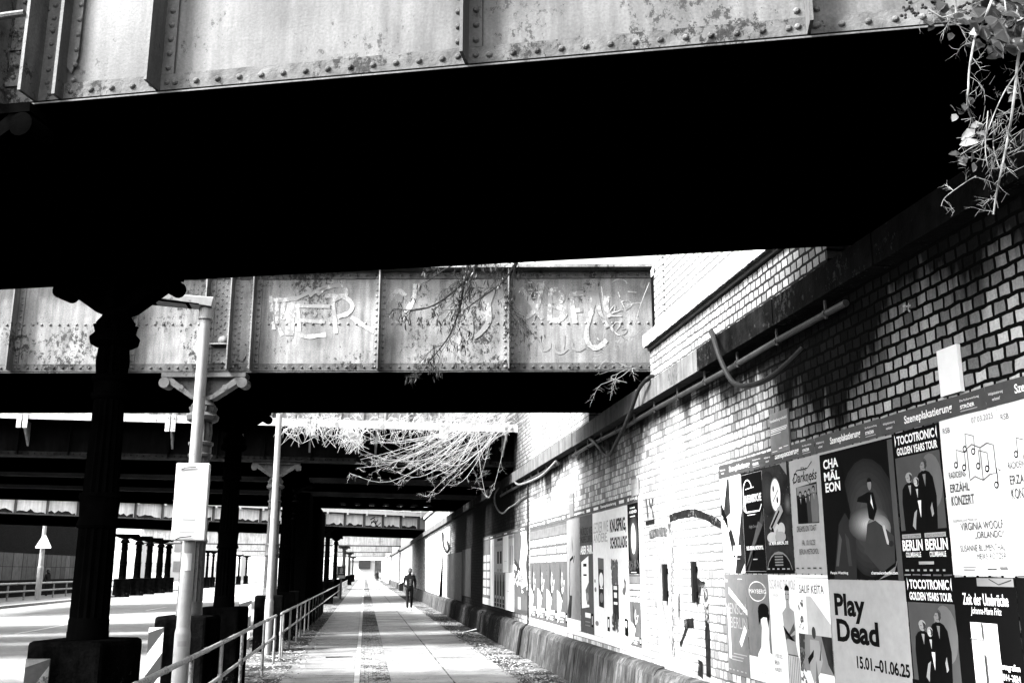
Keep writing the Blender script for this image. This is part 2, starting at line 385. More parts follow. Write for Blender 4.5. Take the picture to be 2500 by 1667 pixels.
# -- bridge overhead (nearest)
B1 = Br('b1', (-2., 5.23), (2.49, 3.77), (-1.13, 8.07), (2.9, 6.76), 'nearest riveted railway bridge crossing overhead, cut off by the top of the photo')
r1 = [B1.uv(px, 120)[0] for px in (400, 1142, 1975)]
sp = r1[1]-r1[0]; ribs = [r1[0]+k*sp for k in range(-8, -1)]+r1
front_girder(B1, 1.22, ribs, vp=.082, hp=.118, rr=.018, ribd=.15)
uA = B1.uv(105, 150)[0]; uB = B1.uv(165, 150)[0]; uC = B1.uv(200, 100)[0]
for u, d in ((uA, .16), (uA-.2, .16), (uB, .09)): MB().box(u-.009, -d, .012, u+.009, -.001, 1.19).build('pier_stiffener', STEEL, B1.root)
b = MB().prism([(uB+.01, .2), (uC-.03, .16), (uC+.0, .25), (uC+.0, 1.08), (uB+.01, 1.08)], lambda a, c, d: (a, -.004-d, c), .014)
for k in range(13): b.dome((uB+.06, -.0175, .12+k*.088), (0, -1, 0), .0155)
b.build('gusset_plate', STEEL, B1.root, True)
b = MB().box(uA-.45, -.014, .106, uA+.085, -.004, 1.09).box(uA-.19, -.03, .11, uA-.01, -.0145, .19).box(uA-.19, -.03, .32, uA-.01, -.0145, .335)
for k in range(13):
    z = .12+k*.076
    for u in (uA+.05, uA-.06, uA-.14, uA-.3, uA-.25): b.dome((u, -.0135 if z > .2 or u > uA else -.0295, z+(.04 if u in (uA-.14, uA-.3) else 0)), (0, -1, 0), .0155)
b.build('pier_plate', STEEL, B1.root, True)
b = MB().tube([(uA-.5, -.17, .42), (uA-.12, -.17, .44), (uA-.02, -.16, .45)], .018, 8); b.build('tie_bolt', STEEL, B1.root)
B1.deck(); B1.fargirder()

# -- second bridge with the graffiti
B2 = Br('b2', (-4.56, 12.91), (3.32, 11.67), (-5.63, 16.11), (3.01, 14.83), 'second railway bridge, grey riveted girder sprayed with white graffiti')
h2 = B2.uv(1300, 658)[1]
ax = [B2.uv(px, 790)[0] for px in (942-14, 1242)]; s2 = ax[1]-ax[0]
ribs = [ax[0]+k*s2 for k in (0, 1)]+[B2.uv(px, 790)[0] for px in (508, 568, 622, 322, 42)]
ribs += [ribs[-1]-k*s2 for k in range(1, 9)]
front_girder(B2, h2, ribs, m=STEEL2, vp=.082, hp=.11, rr=.019, ribd=.16, midrow=B2.uv(1300, 789)[1], ext=(B2.u0, .06))
ua, ub, uc, ud = [B2.uv(px, 790)[0] for px in (520, 566, 598, 616)]
b = MB().prism([(ub+.03, .2), (ud-.09, .13), (ud-.03, .24), (ud-.03, h2-.2), (ud-.09, h2-.13), (ub+.03, h2-.13)], lambda a, c, d: (a, -.004-d, c), .014)
for k in range(13): b.dome(((ub+ud)/2-.02, -.0175, .2+k*.075), (0, -1, 0), .0155)
b.build('gusset_plate', STEEL2, B2.root, True)
b = MB().box(ua+.03, -.012, .106, ub-.012, -.003, h2-.125).box(ua+.04, -.03, .11, ub-.02, -.0125, .3).box(ua+.01, -.12, .33, ub-.012, -.0125, .345)
for k in range(14):
    z = .12+k*.085
    if z > h2-.15: break
    for i in range(4):
        if .28 < z < .4: continue
        b.dome((ua+.05+(ub-ua-.08)*i/3, -.0115 if z > .3 else -.0295, z+(.04 if i % 2 else 0)), (0, -1, 0), .0155)
b.dome(((ua+ub)/2+.03, -.03, .39), (0, -1, 0), .07, .05, 14)
b.build('pier_plate', STEEL2, B2.root, True)
B2.deck(); B2.fargirder()
def gpath(B, pts, off): return [B.uv(x, y, off) for x, y in pts]
gf = lambda a, c, d: (a, -d, c)
def graffiti(B, strokes, m, w, off):
    b = MB()
    for i, s in enumerate(strokes):
        q = [V((u, z, 0)) for u, z in gpath(B, s, -off)]
        q = smooth_path(q, 5) if len(q) > 2 else q
        MB().ribbon([(p.x, p.y) for p in q], w, gf, off+i*.0004).build('graffiti_stroke', m, B.root)
Z1 = lambda pts: [(500+x/3.92, 600+y/3.92) for x, y in pts]; Z2 = lambda pts: [(1050+x/3.92, 580+y/3.92) for x, y in pts]
graffiti(B2, [Z1(p) for p in ([(630, 480), (640, 650), (660, 800)], [(700, 500), (690, 700), (740, 860)], [(760, 520), (740, 700), (800, 640), (790, 860)], [(850, 500), (830, 860)],
    [(880, 560), (900, 700), (930, 860), (1160, 850)], [(890, 575), (1200, 580)], [(910, 715), (1150, 730)], [(1225, 500), (1240, 660), (1255, 840)], [(1240, 520), (1330, 490), (1410, 560), (1380, 640), (1270, 680)], [(1400, 680), (1500, 750), (1620, 820)],
    [(650, 520), (850, 510), (1000, 440), (970, 400)], [(1000, 480), (1100, 420), (1300, 380), (1350, 470), (1150, 480)], [(1060, 440), (1150, 400), (1080, 470)])], CHALK, .05, .0035)
graffiti(B2, [Z1([(1920, 480), (1850, 430), (1770, 520), (1780, 640), (1840, 720), (1900, 680), (2000, 500), (2010, 360)])]+[Z2(p) for p in ([(870, 480), (980, 640), (1080, 780)], [(1065, 430), (1040, 620), (960, 740), (830, 810)],
    [(1150, 500), (1150, 640), (1140, 800)], [(1150, 510), (1220, 490), (1270, 540), (1260, 600), (1160, 640), (1270, 680), (1290, 740), (1220, 790), (1140, 790)],
    [(1350, 540), (1370, 700), (1390, 820)], [(1340, 545), (1470, 530)], [(1370, 700), (1460, 690)], [(1540, 520), (1560, 640), (1510, 820), (1500, 960), (1540, 1040), (1610, 1050), (1690, 980)], [(1540, 600), (1610, 600)], [(1590, 500), (1620, 700), (1700, 860)],
    [(1690, 560), (1690, 680), (1720, 760)], [(500, 520), (600, 500), (560, 640), (560, 800), (460, 930), (400, 940), (390, 800)])], CHALK2, .058, .0035)
graffiti(B2, [Z2(p) for p in ([(1740, 430), (1790, 400), (1860, 410), (1885, 440)], [(1830, 610), (1900, 605), (1925, 650), (1860, 700)], [(1830, 610), (1890, 740)], [(1890, 515), (1975, 525)], [(1720, 850), (1760, 900), (1820, 830), (1780, 810), (1740, 860), (1800, 930), (1870, 910), (1880, 870), (1830, 880)],
    [(1720, 700), (1770, 640), (1760, 710)], [(1740, 720), (1840, 690)], [(1720, 750), (1840, 750)], [(1800, 520), (1815, 575)], [(940, 430), (985, 430)], [(962, 430), (958, 500)], [(940, 500), (985, 500)], [(1040, 430), (1015, 470), (1030, 500), (1045, 470)], [(1085, 500), (1090, 415), (1120, 430), (1095, 455), (1130, 500)], [(945, 530), (980, 530), (960, 555), (985, 580), (950, 585)], [(1000, 585), (1005, 530), (1060, 528)], [(1050, 530), (1055, 580)], [(1600, 960), (1620, 990)], [(540, 960), (570, 990)])], CHALK, .014, .0045)
graffiti(B2, [Z2(p) for p in ([(1060, 1010), (1080, 1080), (1140, 1060), (1150, 1000)], [(1180, 1020), (1200, 1090), (1260, 1105), (1320, 1060)], [(1285, 930), (1270, 1090)], [(1360, 1000), (1370, 1060), (1430, 1080), (1480, 1050)], [(2040, 400), (2020, 460), (2060, 480)])], M('faded_grey_spray', .2, .7, .2, 5.), .03, .004)

# -- third bridge: overhanging walkway with brackets, dark web
B3 = Br('b3', (-7.74, 22.45), (-.01, 22.91), (-7.74, 26.0), (-.01, 26.6), 'third railway bridge, dark girder under a white overhanging walkway edge')
h3 = B3.uv(600, 1046)[1]
MB().box(B3.u0, .0, .012, B3.u1, .03, h3+.1).build('web_plate', M('dark_steel_paint', .0035, .8, .7, 2., .6, .2, 30, spec=.02), B3.root)
MB().box(B3.u0, -.16, -.02, B3.u1, .16, .01).build('bottom_flange', M('worn_dark_edge', .014, .8, .8, 6., .2, .2, 30, spec=.05), B3.root)
MB().box(B3.u0, -.018, .01, B3.u1, -.001, .1).build('bottom_angle', M('worn_dark_edge', .03), B3.root)
h3b = .33
b = MB().box(B3.u0, -.62, h3, B3.u1, -.58, h3+h3b*.5); b.build('walkway_edge', STEELP, B3.root)
MB().box(B3.u0, -.578, h3+.03, B3.u1, .3, h3+.07).build('walkway_floor', SOOTSHADE, B3.root)
b = MB()
u = B3.uv(73, 1040)[0]; k = 0
du = (B3.uv(425, 1040)[0]-u)
b2 = MB()
for k in range(-4, 9):
    b = MB(); b2 = MB(); uu = u+k*du*.5
    lo = h3-.19 if k % 2 == 0 else h3
    for q in (-.06, .06):
        b.box(uu+q-.045, -.642, lo, uu+q+.045, -.622, h3+h3b*.52); b2.dome((uu+q, -.642, h3+.1), (0, -1, 0), .02); b2.dome((uu+q, -.642, lo+.07), (0, -1, 0), .02)
    b.prism([(-.62, h3), (-.0, h3-.5), (-.0, h3)], lambda a, c, d: (uu-.02+d, a, c), .04); b.v += b2.v; n_ = len(b.v)-len(b2.v); b.f += [[i+n_ for i in f] for f in b2.f]
    b.build('walkway_bracket', STEELP, B3.root, True)
b = MB()
for k in range(-4, 9):
    uu = u+k*du*.5; b.tube([(uu, -.6, h3+h3b*.5), (uu, -.6, h3+.95)], .014, 6)
    if k < 8: b.tube([(uu, -.6, h3+.5), (uu+du*.25, -.6, h3+.93)], .007, 5).tube([(uu+du*.5, -.6, h3+.5), (uu+du*.25, -.6, h3+.93)], .007, 5)
for z in (.5, .95): b.tube([(B3.u0, -.6, h3+z), (B3.u1, -.6, h3+z)], .013, 6)
b.build('railing', IRON, B3.root)
b = MB()
b = MB()
uu = B3.u0
while uu < .2: b.dome((uu, -.018, .055), (0, -1, 0), .016); uu += .13
for k in range(18):
    uu = -.6-k*1.02
    b = b if k == 0 else MB(); b.box(uu-.01, -.1, .012, uu+.01, -.002, h3-.05)
    for j in range(9): b.dome((uu+.04, 0, .1+j*.1), (0, -1, 0), .016)
    b.build('stiffener', M('dark_steel_paint', .012), B3.root, True)
ug = MB().box(B3.u0, .5, h3+.071, B3.u1, .54, h3+1.0)
for k in range(36):
    uu = -.4-k*.52; ug.box(uu-.02, .44, h3+.071, uu+.02, .4999, h3+.98)
    for j in range(8): ug.dome((uu+.06, .5, h3+.15+j*.1), (0, -1, 0), .017); ug.dome((uu-.06, .5, h3+.15+j*.1), (0, -1, 0), .017)
ug.build('upper_girder', M('stained_pale_paint', .3, .6, .5, 1.2, .6, .1, 30, (.05, .03), grain=.35), B3.root, True)
B3.deck(); B3.fargirder()
# -- two more dark bridges right behind it
B3b = Br('b3b', (-8., 27.2), (0., 28.3), (-8., 30.1), (0., 31.5), 'dark low railway bridge directly behind the one with the white walkway edge')
B3c = Br('b3c', (-8., 31.6), (0., 33.5), (-12.32, 36.19), (.06, 40.14), 'dark railway bridge with slits of light between the sleepers at its far edge')
for B in (B3b, B3c):
    MB().box(B.u0, 0, 0, B.u1, .05, 1.2).box(B.u0, -.13, -.02, B.u1, .15, .01).build('front_girder', M('dark_steel_paint', .012), B.root)
B3b.deck(); B3b.fargirder(h=1.2)
ts = []
for k in range(7):
    q = onz(838+k*34.5, 1237, 4.05); ts.append((q.x+19.-.1)/(4.6+19.))
B3c.deck(slots=(.62, .9, sorted(ts), .0085), th=.09); B3c.fargirder(h=.1)

# -- fourth: pale panelled parapet
B4 = Br('b4', (-15.22, 44.89), (3.27, 59.54), (-13., 61.), (.18, 72.89), 'pale panelled railway bridge with graffiti panels and fence, seen through the dark bridges')
hp4 = .72
MB().box(B4.u0, 0, .0, B4.u1, .04, 1.25).build('web_plate', M('white_panel_paint', .85, .6, .25, 1.2, .3, .1, 30), B4.root)
MB().box(B4.u0, -.3, hp4, B4.u1, -.002, hp4+.16).build('walkway_edge', WHITE, B4.root)
MB().box(B4.u0, -.2, -.03, B4.u1, .15, .02).build('bottom_flange', STRIPE, B4.root)
b = MB(); b2 = MB(); b3 = MB()
for k in range(26):
    b = MB(); b2 = MB(); b3 = MB(); u = -.55-k*1.33
    b.box(u-.03, -.16, .02, u+.03, -.002, hp4); b.box(u-.02, -.16, .0, u+.02, -.002, .02)
    b3.box(u-.05, -.32, hp4-.1, u+.05, -.3, hp4+.5)
    pts = [(u-1.27, .03)]+[(u-1.27+1.2*i/8, .06+random.random()*.16) for i in range(9)]+[(u-.07, .03)]
    b2.flat(pts, gf, .003)
    b.build('stiffener', STEEL, B4.root); b2.build('dirt_stain', INKD, B4.root); b3.build('walkway_bracket', WHITE, B4.root)
b = MB()
for z in (.95, 1.35, 1.7): b.tube([(B4.u0, -.31, z), (B4.u1, -.31, z)], .025, 5)
b.build('railing', WHITE, B4.root)
for k in range(18):
    b = MB(); u = -1.-k*1.33+random.uniform(-.1, .1); z = .95+random.random()*.2
    b.prism([(u, z), (u+.4+random.random()*.4, z+.05), (u+.3, z+.5), (u-.2, z+.35)], lambda a, c, d: (a, .0-d, c), .01); b.build('graffiti_panel', INKG, B4.root)
b = MB()
for s_ in ([(905, 1279), (912, 1270), (918, 1281)], [(906, 1274), (922, 1272)], [(914, 1266), (920, 1284), (930, 1275)], [(904, 1268), (915, 1262)], [(922, 1268), (916, 1283)]): b.ribbon(gpath(B4, s_, -.01), .05, gf, .01)
b.build('graffiti', INK, B4.root)
B4.deck(); B4.fargirder()
# -- three pale bridges far down the street
for nm, Y, dz, lab in (('b5', 98., 4.05, 'pale railway bridge far down the street, nearest of the distant three'), ('b6', 131., 4.05, 'pale railway bridge far down the street, middle of the distant three'), ('b7', 172., 4.05, 'pale railway bridge far down the street, farthest of all')):
    B = Br(nm, (-8., Y-3), (0., Y), (-8., Y+1), (0., Y+4.5), lab)
    MB().box(B.u0, 0, .02, B.u1, .04, 1.15).build('web_plate', STEELP, B.root)
    b = MB().box(B.u0, -.25, -.06, B.u1, .15, .04); b.build('bottom_flange', STRIPE, B.root)
    b = MB()
    for k in range(14): u = -.6-k*1.6; MB().box(u-.03, -.05, .05, u+.03, -.002, 1.1).build('stiffener', STEELP, B.root)
    MB().box(B.u0, -.16, 1.1, B.u1, .15, 1.2).build('top_flange', STEELP, B.root)
    B.deck()

# ------------------------------------------------------------------ cast iron columns on stone pedestals
PH = 1.15
def make_column(label, loc, rz, IRON, zt=4.03, ph=PH, pw=.30):
    t = thing('cast_iron_column', label, 'column', loc, rz, 'cast iron columns under the bridges')
    p = MB().box(-pw, -pw, -.14, pw, pw, ph); p.build('pedestal', STONE, t, bevel=.035)
    s = MB(); n = 32
    s.lathe([(ph, .152), (ph+.05, .152), (ph+.06, .148), (ph+.13, .148), (ph+.16, .142)], n)
    s.lathe([(ph+.16, .145, 1), (1.98, .14, 1)], n, flute=.018)
    s.lathe([(1.98, .15), (2.0, .16), (2.03, .15), (2.06, .142), (2.16, .148), (2.2, .15), (2.22, .16), (2.25, .15)], n)
    s.lathe([(2.25, .137, 1), (zt-1.04, .118, 1)], n, flute=.016); s.build('shaft', IRON, t, True)
    c = MB(); e = zt
    c.lathe([(e-1.04, .125), (e-1.02, .142), (e-.99, .142), (e-.98, .128), (e-.9, .128), (e-.88, .148), (e-.85, .148), (e-.84, .122)], 24)
    c.lathe([(e-.84, .118, 1), (e-.72, .13, 1), (e-.6, .118, 1)], 24, flute=.03)
    c.lathe([(e-.6, .15), (e-.58, .185), (e-.53, .195), (e-.51, .175), (e-.49, .16)], 24)
    c.lathe([(e-.49, .155, 1), (e-.42, .175, 1)], 24, flute=.025); c.lathe([(e-.42, .14), (e-.4, .15), (e-.36, .12), (e-.33, .11)], 24)
    c.build('capital', IRON, t, True)
    k = MB(); w = .52
    k.prism([(-w, e), (-w, e-.05), (w, e-.05), (w, e)], lambda a, q, d: (a, d-.09, q), .18)
    for sg in (1, -1):
        k.prism([(sg*(w-.02), e-.05), (sg*(w-.03), e-.085), (sg*.14, e-.32), (sg*.0, e-.36), (0, e-.3), (sg*.12, e-.27), (sg*(w-.12), e-.05)], lambda a, q, d: (a, d-.08, q), .16)
        k.tube([(sg*(w-.04), -.095, e-.12), (sg*(w-.04), .095, e-.12)], .066, 14)
        k.tube([(sg*(w-.25), -.085, e-.18), (sg*(w-.25), .085, e-.18)], .035, 10)
    k.box(-.03, -.12, e-.3, .03, .12, e-.05)
    k.prism([(-w+.03, e-.051), (-w+.05, e-.1), (-.13, e-.31), (.13, e-.31), (w-.05, e-.1), (w-.03, e-.051)], lambda a, q, d: (a, d-.012, q), .024)
    k.build('bracket', IRON, t)
    return t
CX = -2.03
def col_on(B, far=False, X=CX):
    if far: p = B.fa+B.fd*((X-B.fa.x)/B.fd.x); return (p.x, p.y-.05, 0), math.atan2(B.fd.y, B.fd.x)
    p = B.a+B.d*((X-B.a.x)/B.d.x); return (p.x, p.y+.02, 0), B.ang
l0, a0 = col_on(B1)
l0 = (l0[0]-.24, l0[1]+.07, 0)
C0 = make_column('cast iron column under the front girder overhead, only its bracket showing at left', l0, a0, SHADED_IRON)
C1 = None
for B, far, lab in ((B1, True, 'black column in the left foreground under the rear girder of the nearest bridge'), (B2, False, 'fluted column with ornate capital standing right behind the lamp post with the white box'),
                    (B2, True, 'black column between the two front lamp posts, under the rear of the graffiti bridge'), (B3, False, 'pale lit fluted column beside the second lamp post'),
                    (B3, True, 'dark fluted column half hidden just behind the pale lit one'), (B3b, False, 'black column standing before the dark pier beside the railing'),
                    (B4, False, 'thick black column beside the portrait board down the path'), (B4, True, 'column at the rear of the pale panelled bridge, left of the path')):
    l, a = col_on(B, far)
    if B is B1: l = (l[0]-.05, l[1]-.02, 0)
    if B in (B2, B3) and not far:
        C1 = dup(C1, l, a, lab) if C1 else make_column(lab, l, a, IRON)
    else: dup(C0, l, a, lab)  # columns standing in shade copy the darkened one
for i, Y in enumerate((98.5, 102, 131.5, 135, 172)):
    dup(C1, (CX, Y-.7, 0), .3, ('pale distant column left of the path under the nearest distant bridge', 'pale distant column under the rear of the nearest distant bridge', 'pale distant column under the middle distant bridge', 'pale distant column under the rear of the middle distant bridge', 'farthest pale column left of the path')[i])
FX = -17.2
pr = thing('bridge_pier', 'long black pier under the low dark bridges behind the railing', 'pier', (-2.03, 31, 0))
MB().box(-.33, 0, -.14, .3, 12.5, 3.99).build('pier_wall', SOOTSHADE, pr); MB().box(-.4, -.06, -.14, .37, 12.56, .9).build('pier_base', STONE, pr, bevel=.02)
for i, px in enumerate((299.6, 334.7, 361.7, 388.6, 408.5)):
    an = math.atan((px-1250)/2495)+PS; Y = FX/math.tan(an)
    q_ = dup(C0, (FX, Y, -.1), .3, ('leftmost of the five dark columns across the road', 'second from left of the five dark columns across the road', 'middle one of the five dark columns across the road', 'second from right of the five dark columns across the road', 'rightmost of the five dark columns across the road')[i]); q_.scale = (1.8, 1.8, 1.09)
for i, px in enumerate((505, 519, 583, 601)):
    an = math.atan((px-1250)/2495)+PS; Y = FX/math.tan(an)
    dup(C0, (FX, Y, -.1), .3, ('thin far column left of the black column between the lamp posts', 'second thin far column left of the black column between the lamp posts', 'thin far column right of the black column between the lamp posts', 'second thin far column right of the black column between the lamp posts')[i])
# low block at the lower left corner
tag(MB().box(-3.2, 6.5, -.14, -2.66, 7.1, 0.33).build('stone_block', STONE, bevel=.02), 'dark low stone block cut by the lower left corner', 'block')

# hazard boards on the pedestals
def hazard(loc, rz, label, w=.2, h=.95, z0=.1, dark=False, flip=1):
    t = thing('hazard_board', label, 'hazard board', loc, rz, 'striped hazard boards on the pedestals')
    MB().box(-w/2, -.012, z0, w/2, .012, z0+h).build('board', M('hazard_dark', .03, .6, .6, 6., .3, .1, 30, (.05, .15)) if dark else M('hazard_grey', .05, .45, .08, 4.), t, bevel=.006)
    b = MB()
    for k in range(-1, 4):
        q = z0+k*.46; pl = []
        a = [(-w/2+.004, q), (w/2-.004, q+.24), (w/2-.004, q+.47), (-w/2+.004, q+.23)]
        a = [(x, min(max(z, z0+.004), z0+h-.004)) for x, z in a]
        if max(z for x, z in a)-min(z for x, z in a) > .05: b.flat(a, lambda u, c, d: (u, -.0135, c))
    b.build('stripes', M('hazard_white_worn', .2, .5, .8, 6., .6, .1, 30, (.1, .02)) if dark else WHITE, t)
    return t
l, a = col_on(B1, True); hazard((l[0]-.28, l[1]-.39, 0), a*0, 'dirty hazard board with one pale diagonal on the left foreground pedestal', .17, .98, .06, True)
l, a = col_on(B2); hazard((l[0]-.28, l[1]-.385, 0), 0, 'grey and white striped hazard board on the pedestal behind the lamp post', .17, .98, .06)
l, a = col_on(B2, True); hazard((l[0]-.3, l[1]-.385, 0), 0, 'grimy faded hazard board on the pedestal of the black column between the lamp posts', .2, .9, .1, True)
l, a = col_on(B3); hazard((l[0]-.46, l[1]-.385, 0), 0, 'white sunlit hazard board beside the pale fluted column', .26, 1.0, .06)

# ------------------------------------------------------------------ lamp posts, signs
def lamp_post(base, top, r0, r1, label, head=None, zc=1.0):
    b_ = V(base); t_ = V(top); h = (t_-b_).length
    t = thing('lamp_post', label, 'lamp post', b_, 0, 'lamp posts along the kerb'); ax = (t_-b_)
    P = lambda k: ax*k
    MB().tube([P(0), P(zc/h)], r0*1.16, 16).tube([P(zc/h), P(zc/h+.012)], [r0*1.16, r0], 16).tube([P(zc/h+.012), P(1)], [r0, r1], 16).build('pole', LAMPP, t, True)
    if head:
        L, W = head; q = P(1)
        MB().tube([q-V((0, 0, .17)), q+V((0, 0, .04))], r1*1.3, 16).build('collar', LAMPP, t, True)
        b = MB().hexa([q+V(v) for v in ((-L, -W, .02), (.07, -W*.5, -.05), (.07, W*.5, -.05), (-L, W, .02), (-L, -W, .07), (.09, -W*.5, .06), (.09, W*.5, .06), (-L, W, .07))])
        hd = b.build('lamp_head', LAMPP, t, bevel=.01)
        b = MB().hexa([q+V(v) for v in ((-L+.03, -W*.86, .005), (-.06, -W*.7, -.034), (-.06, W*.7, -.034), (-L+.03, W*.86, .005), (-L+.03, -W*.86, .018), (-.06, -W*.7, -.025), (-.06, W*.7, -.025), (-L+.03, W*.86, .018))])
        o = b.build('lamp_underside', SOOTSHADE, hd)
        b = MB().hexa([q+V(v) for v in ((-L+.1, -W*.55, -.004), (-.2, -W*.5, -.03), (-.2, W*.5, -.03), (-L+.1, W*.55, -.004), (-L+.1, -W*.5, .0), (-.2, -W*.5, -.02), (-.2, W*.5, -.02), (-L+.1, W*.5, .0))])
        b.build('lamp_glass', INKG, hd)
    return t
XL = -1.78
def vert_at(px, X):  # vertical line at image px on the horizon with lateral X
    an = math.atan((px-1250)/2495)+PS; return X/math.tan(an)
YL = vert_at(457, XL)
topL = ony(494, 742, YL); baseL = V((XL, YL, 0)); topL.x = max(topL.x, XL-.05)
LP = lamp_post(baseL, (XL, YL, topL.z), .068, .055, 'tall pale lamp post with a flat lantern and a white box, left foreground', (.62, .17), 1.05)
# stickers on the post
for z, hh, m, lab in ((1.66, .17, WHITE, 'torn'), (.93, .05, PAPERL, 'printed')):
    b = MB(); n = 7
    for i in range(n):
        a0_ = -2.0+i*.16; a1_ = a0_+.16; r = .0835 if z < 1 else .0705
        k = len(b.v); b.v += [V((r*math.cos(a0_), r*math.sin(a0_), z)), V((r*math.cos(a1_), r*math.sin(a1_), z)), V((r*math.cos(a1_), r*math.sin(a1_), z+hh)), V((r*math.cos(a0_), r*math.sin(a0_), z+hh))]; b.f.append([k, k+1, k+2, k+3])
    b.build('sticker', m, LP)
# white box / rear of a sign strapped to it
t = thing('sign_box', 'white blank rectangular sign box strapped to the front lamp post', 'sign', (XL, YL, 0))
zc0 = ony(455, 1320, YL).z; zc1 = ony(470, 1134, YL).z; wv = .2
xa = ony(426, 1230, YL-.11).x-XL; xb = ony(508, 1230, YL-.11).x-XL
cb_ = MB().box(xa, -.17, zc0, xb, -.075, zc1).build('cabinet', WHITE, t, bevel=.012)
b = MB()
for z in (zc0+.03, zc1-.05):
    b.tube([(xa+.05, -.174, z-.02), (xa+.09, -.178, z), (xa+.2, -.178, z+.012)], .005, 6)
    b.tube(arc2 := [(.075*math.cos(q*.4), .075*math.sin(q*.4), z) for q in range(17)], .006, 5)
b.build('strap', RUBBER, t)
MB().box(xa+.08, -.172, zc0+.075, xb-.1, -.17, zc0+.083).build('slot', INKL, cb_); MB().box(xa+.1, -.1715, zc0+.2, xb-.1, -.1705, zc0+.212).build('slot', INKL, cb_)
# small dark lattice bracket under the box (holds it to the pedestal side)
# second post
b2_ = onz(651, 1597, 0); Y2 = b2_.y; t2 = ony(673, 1010, Y2)
lamp_post(b2_, (b2_.x, Y2, t2.z), .075, .06, 'slender white lamp post beside the pale fluted column', None, 1.05)
b = MB().tube([(b2_.x, Y2-.09, 1.0), (b2_.x, Y2-.09, 1.2)], .0) if False else None
# third post, with a round sign back
b3_ = onz(811, 1450, 0); Y3 = b3_.y; t3 = ony(816, 1246, Y3)
LP3 = lamp_post(b3_, (b3_.x, Y3, t3.z), .085, .07, 'thin white lamp post far down the railing, in front of the black column', (.9, .12), 1.0)
t = thing('round_sign', 'white back of a round road sign on the far thin lamp post', 'road sign', (b3_.x, Y3, ony(812, 1345, Y3).z))
MB().tube([(0, -.1, 0), (0, -.085, 0)], .28, 20).build('disc', WHITE, t); MB().box(-.03, -.085, -.03, .03, .0, .03).build('clamp', PIPE, t)
# far left post with triangle sign
b4_ = onz(91, 1463, 0); Y4 = b4_.y; t4 = ony(105, 1232, Y4)
LP4 = lamp_post(b4_, (b4_.x, Y4, t4.z), .15, .08, 'white lamp post on the far pavement at the left edge', None, 1.9)
zt4 = ony(104, 1306, Y4).z; zb4 = ony(104, 1338, Y4).z; hw = (ony(120, 1335, Y4).x-ony(81, 1335, Y4).x)/2
t = thing('triangle_sign', 'white back of a triangular warning sign on the far left post', 'road sign', (b4_.x, Y4, zb4))
MB().prism([(-hw*.95, 0), (hw*.95, 0), (hw, .08), (.09, zt4-zb4), (-.09, zt4-zb4), (-hw, .08)], lambda a, c, d: (a+.1, -.22-d, c), .02).build('plate', WHITE, t)
MB().box(-.05, -.22, .4, .25, -.1, .46).build('clamp', PIPE, t)

# ------------------------------------------------------------------ pipe railings
def railing(name_label, X, y0, y1, posts, z=.85, zm=.47, elbow=False, r=.024, xf=None):
    t = thing('pipe_railing', name_label, 'railing', (X, y0, 0), 0, 'steel pipe railings')
    L = y1-y0
    b = MB().tube([(0, 0, z), (0, L, z)], r*1.05, 12)
    if elbow: b.tube([(0, -.05, z-.03), (0, -.02, z-.005), (0, .03, z)], r*1.05, 12)
    tr_ = b.build('top_rail', PIPE, t, True)
    c = MB(); y = .4
    while y < min(L, 30): c.tube([(0, y, z), (0, y+.06, z)], r*1.28, 12); y += 1.12
    if c.v: c.build('rail_sleeves', PIPE, tr_, True)
    MB().tube([(0, 0, zm), (0, L, zm)], r*.95, 12).build('mid_rail', PIPE, t, True)
    for p in posts:
        q = MB().tube([(0, p-y0, -.05), (0, p-y0, z-r*.8)], r*.9, 10); q.tube([(0, p-y0, zm-.035), (0, p-y0, zm+.035)], r*1.35, 10); q.build('post', PIPE, t, True)
    return t
RX = onz(639, 1648).x
yp = [onz(*q).y for q in ((639, 1648), (670, 1621))]
pitch = 2.05
railing('grey pipe railing in the foreground beside the lamp post', RX, 5.2, onz(672, 1620).y+.1, [onz(672, 1620).y, onz(639, 1648).y]+[ony(px, 1600, 1).y*0+vert_at(px, RX) for px in (601, 553, 483)]+[7.6, 6.0])
ys = onz(682, 1607).y
railing('pipe railing starting with an elbow beyond the foreground one', RX+.02, ys, onz(806, 1462).y, [ys+.02, onz(690, 1602).y]+[vert_at(px, RX) for px in (712, 729)]+[27+k*1.95 for k in range(8)], elbow=True)
yn = onz(806, 1462).y+.4
railing('white far section of the pipe railing', RX, yn, yn+34, [yn+.1+k*2. for k in range(17)], elbow=True)
X4 = onz(14, 1467).x
railing('white pipe railing on the far pavement across the road', X4, 42, 96, [42+k*2.9 for k in range(18)], .95, .5, r=.06)

# ------------------------------------------------------------------ right hand brick abutment wall
Y0, Y1 = -4., 215.
ZB0, ZB1 = 3.61, 3.835
wall = thing('brick_wall', 'long sooty brick abutment wall with stone plinth and ledge along the right side', 'wall', (0, 0, 0))
MB().box(XW, Y0, -.1, XW+.9, Y1, ZB0+.1).build('brickwork', WALLM, wall)
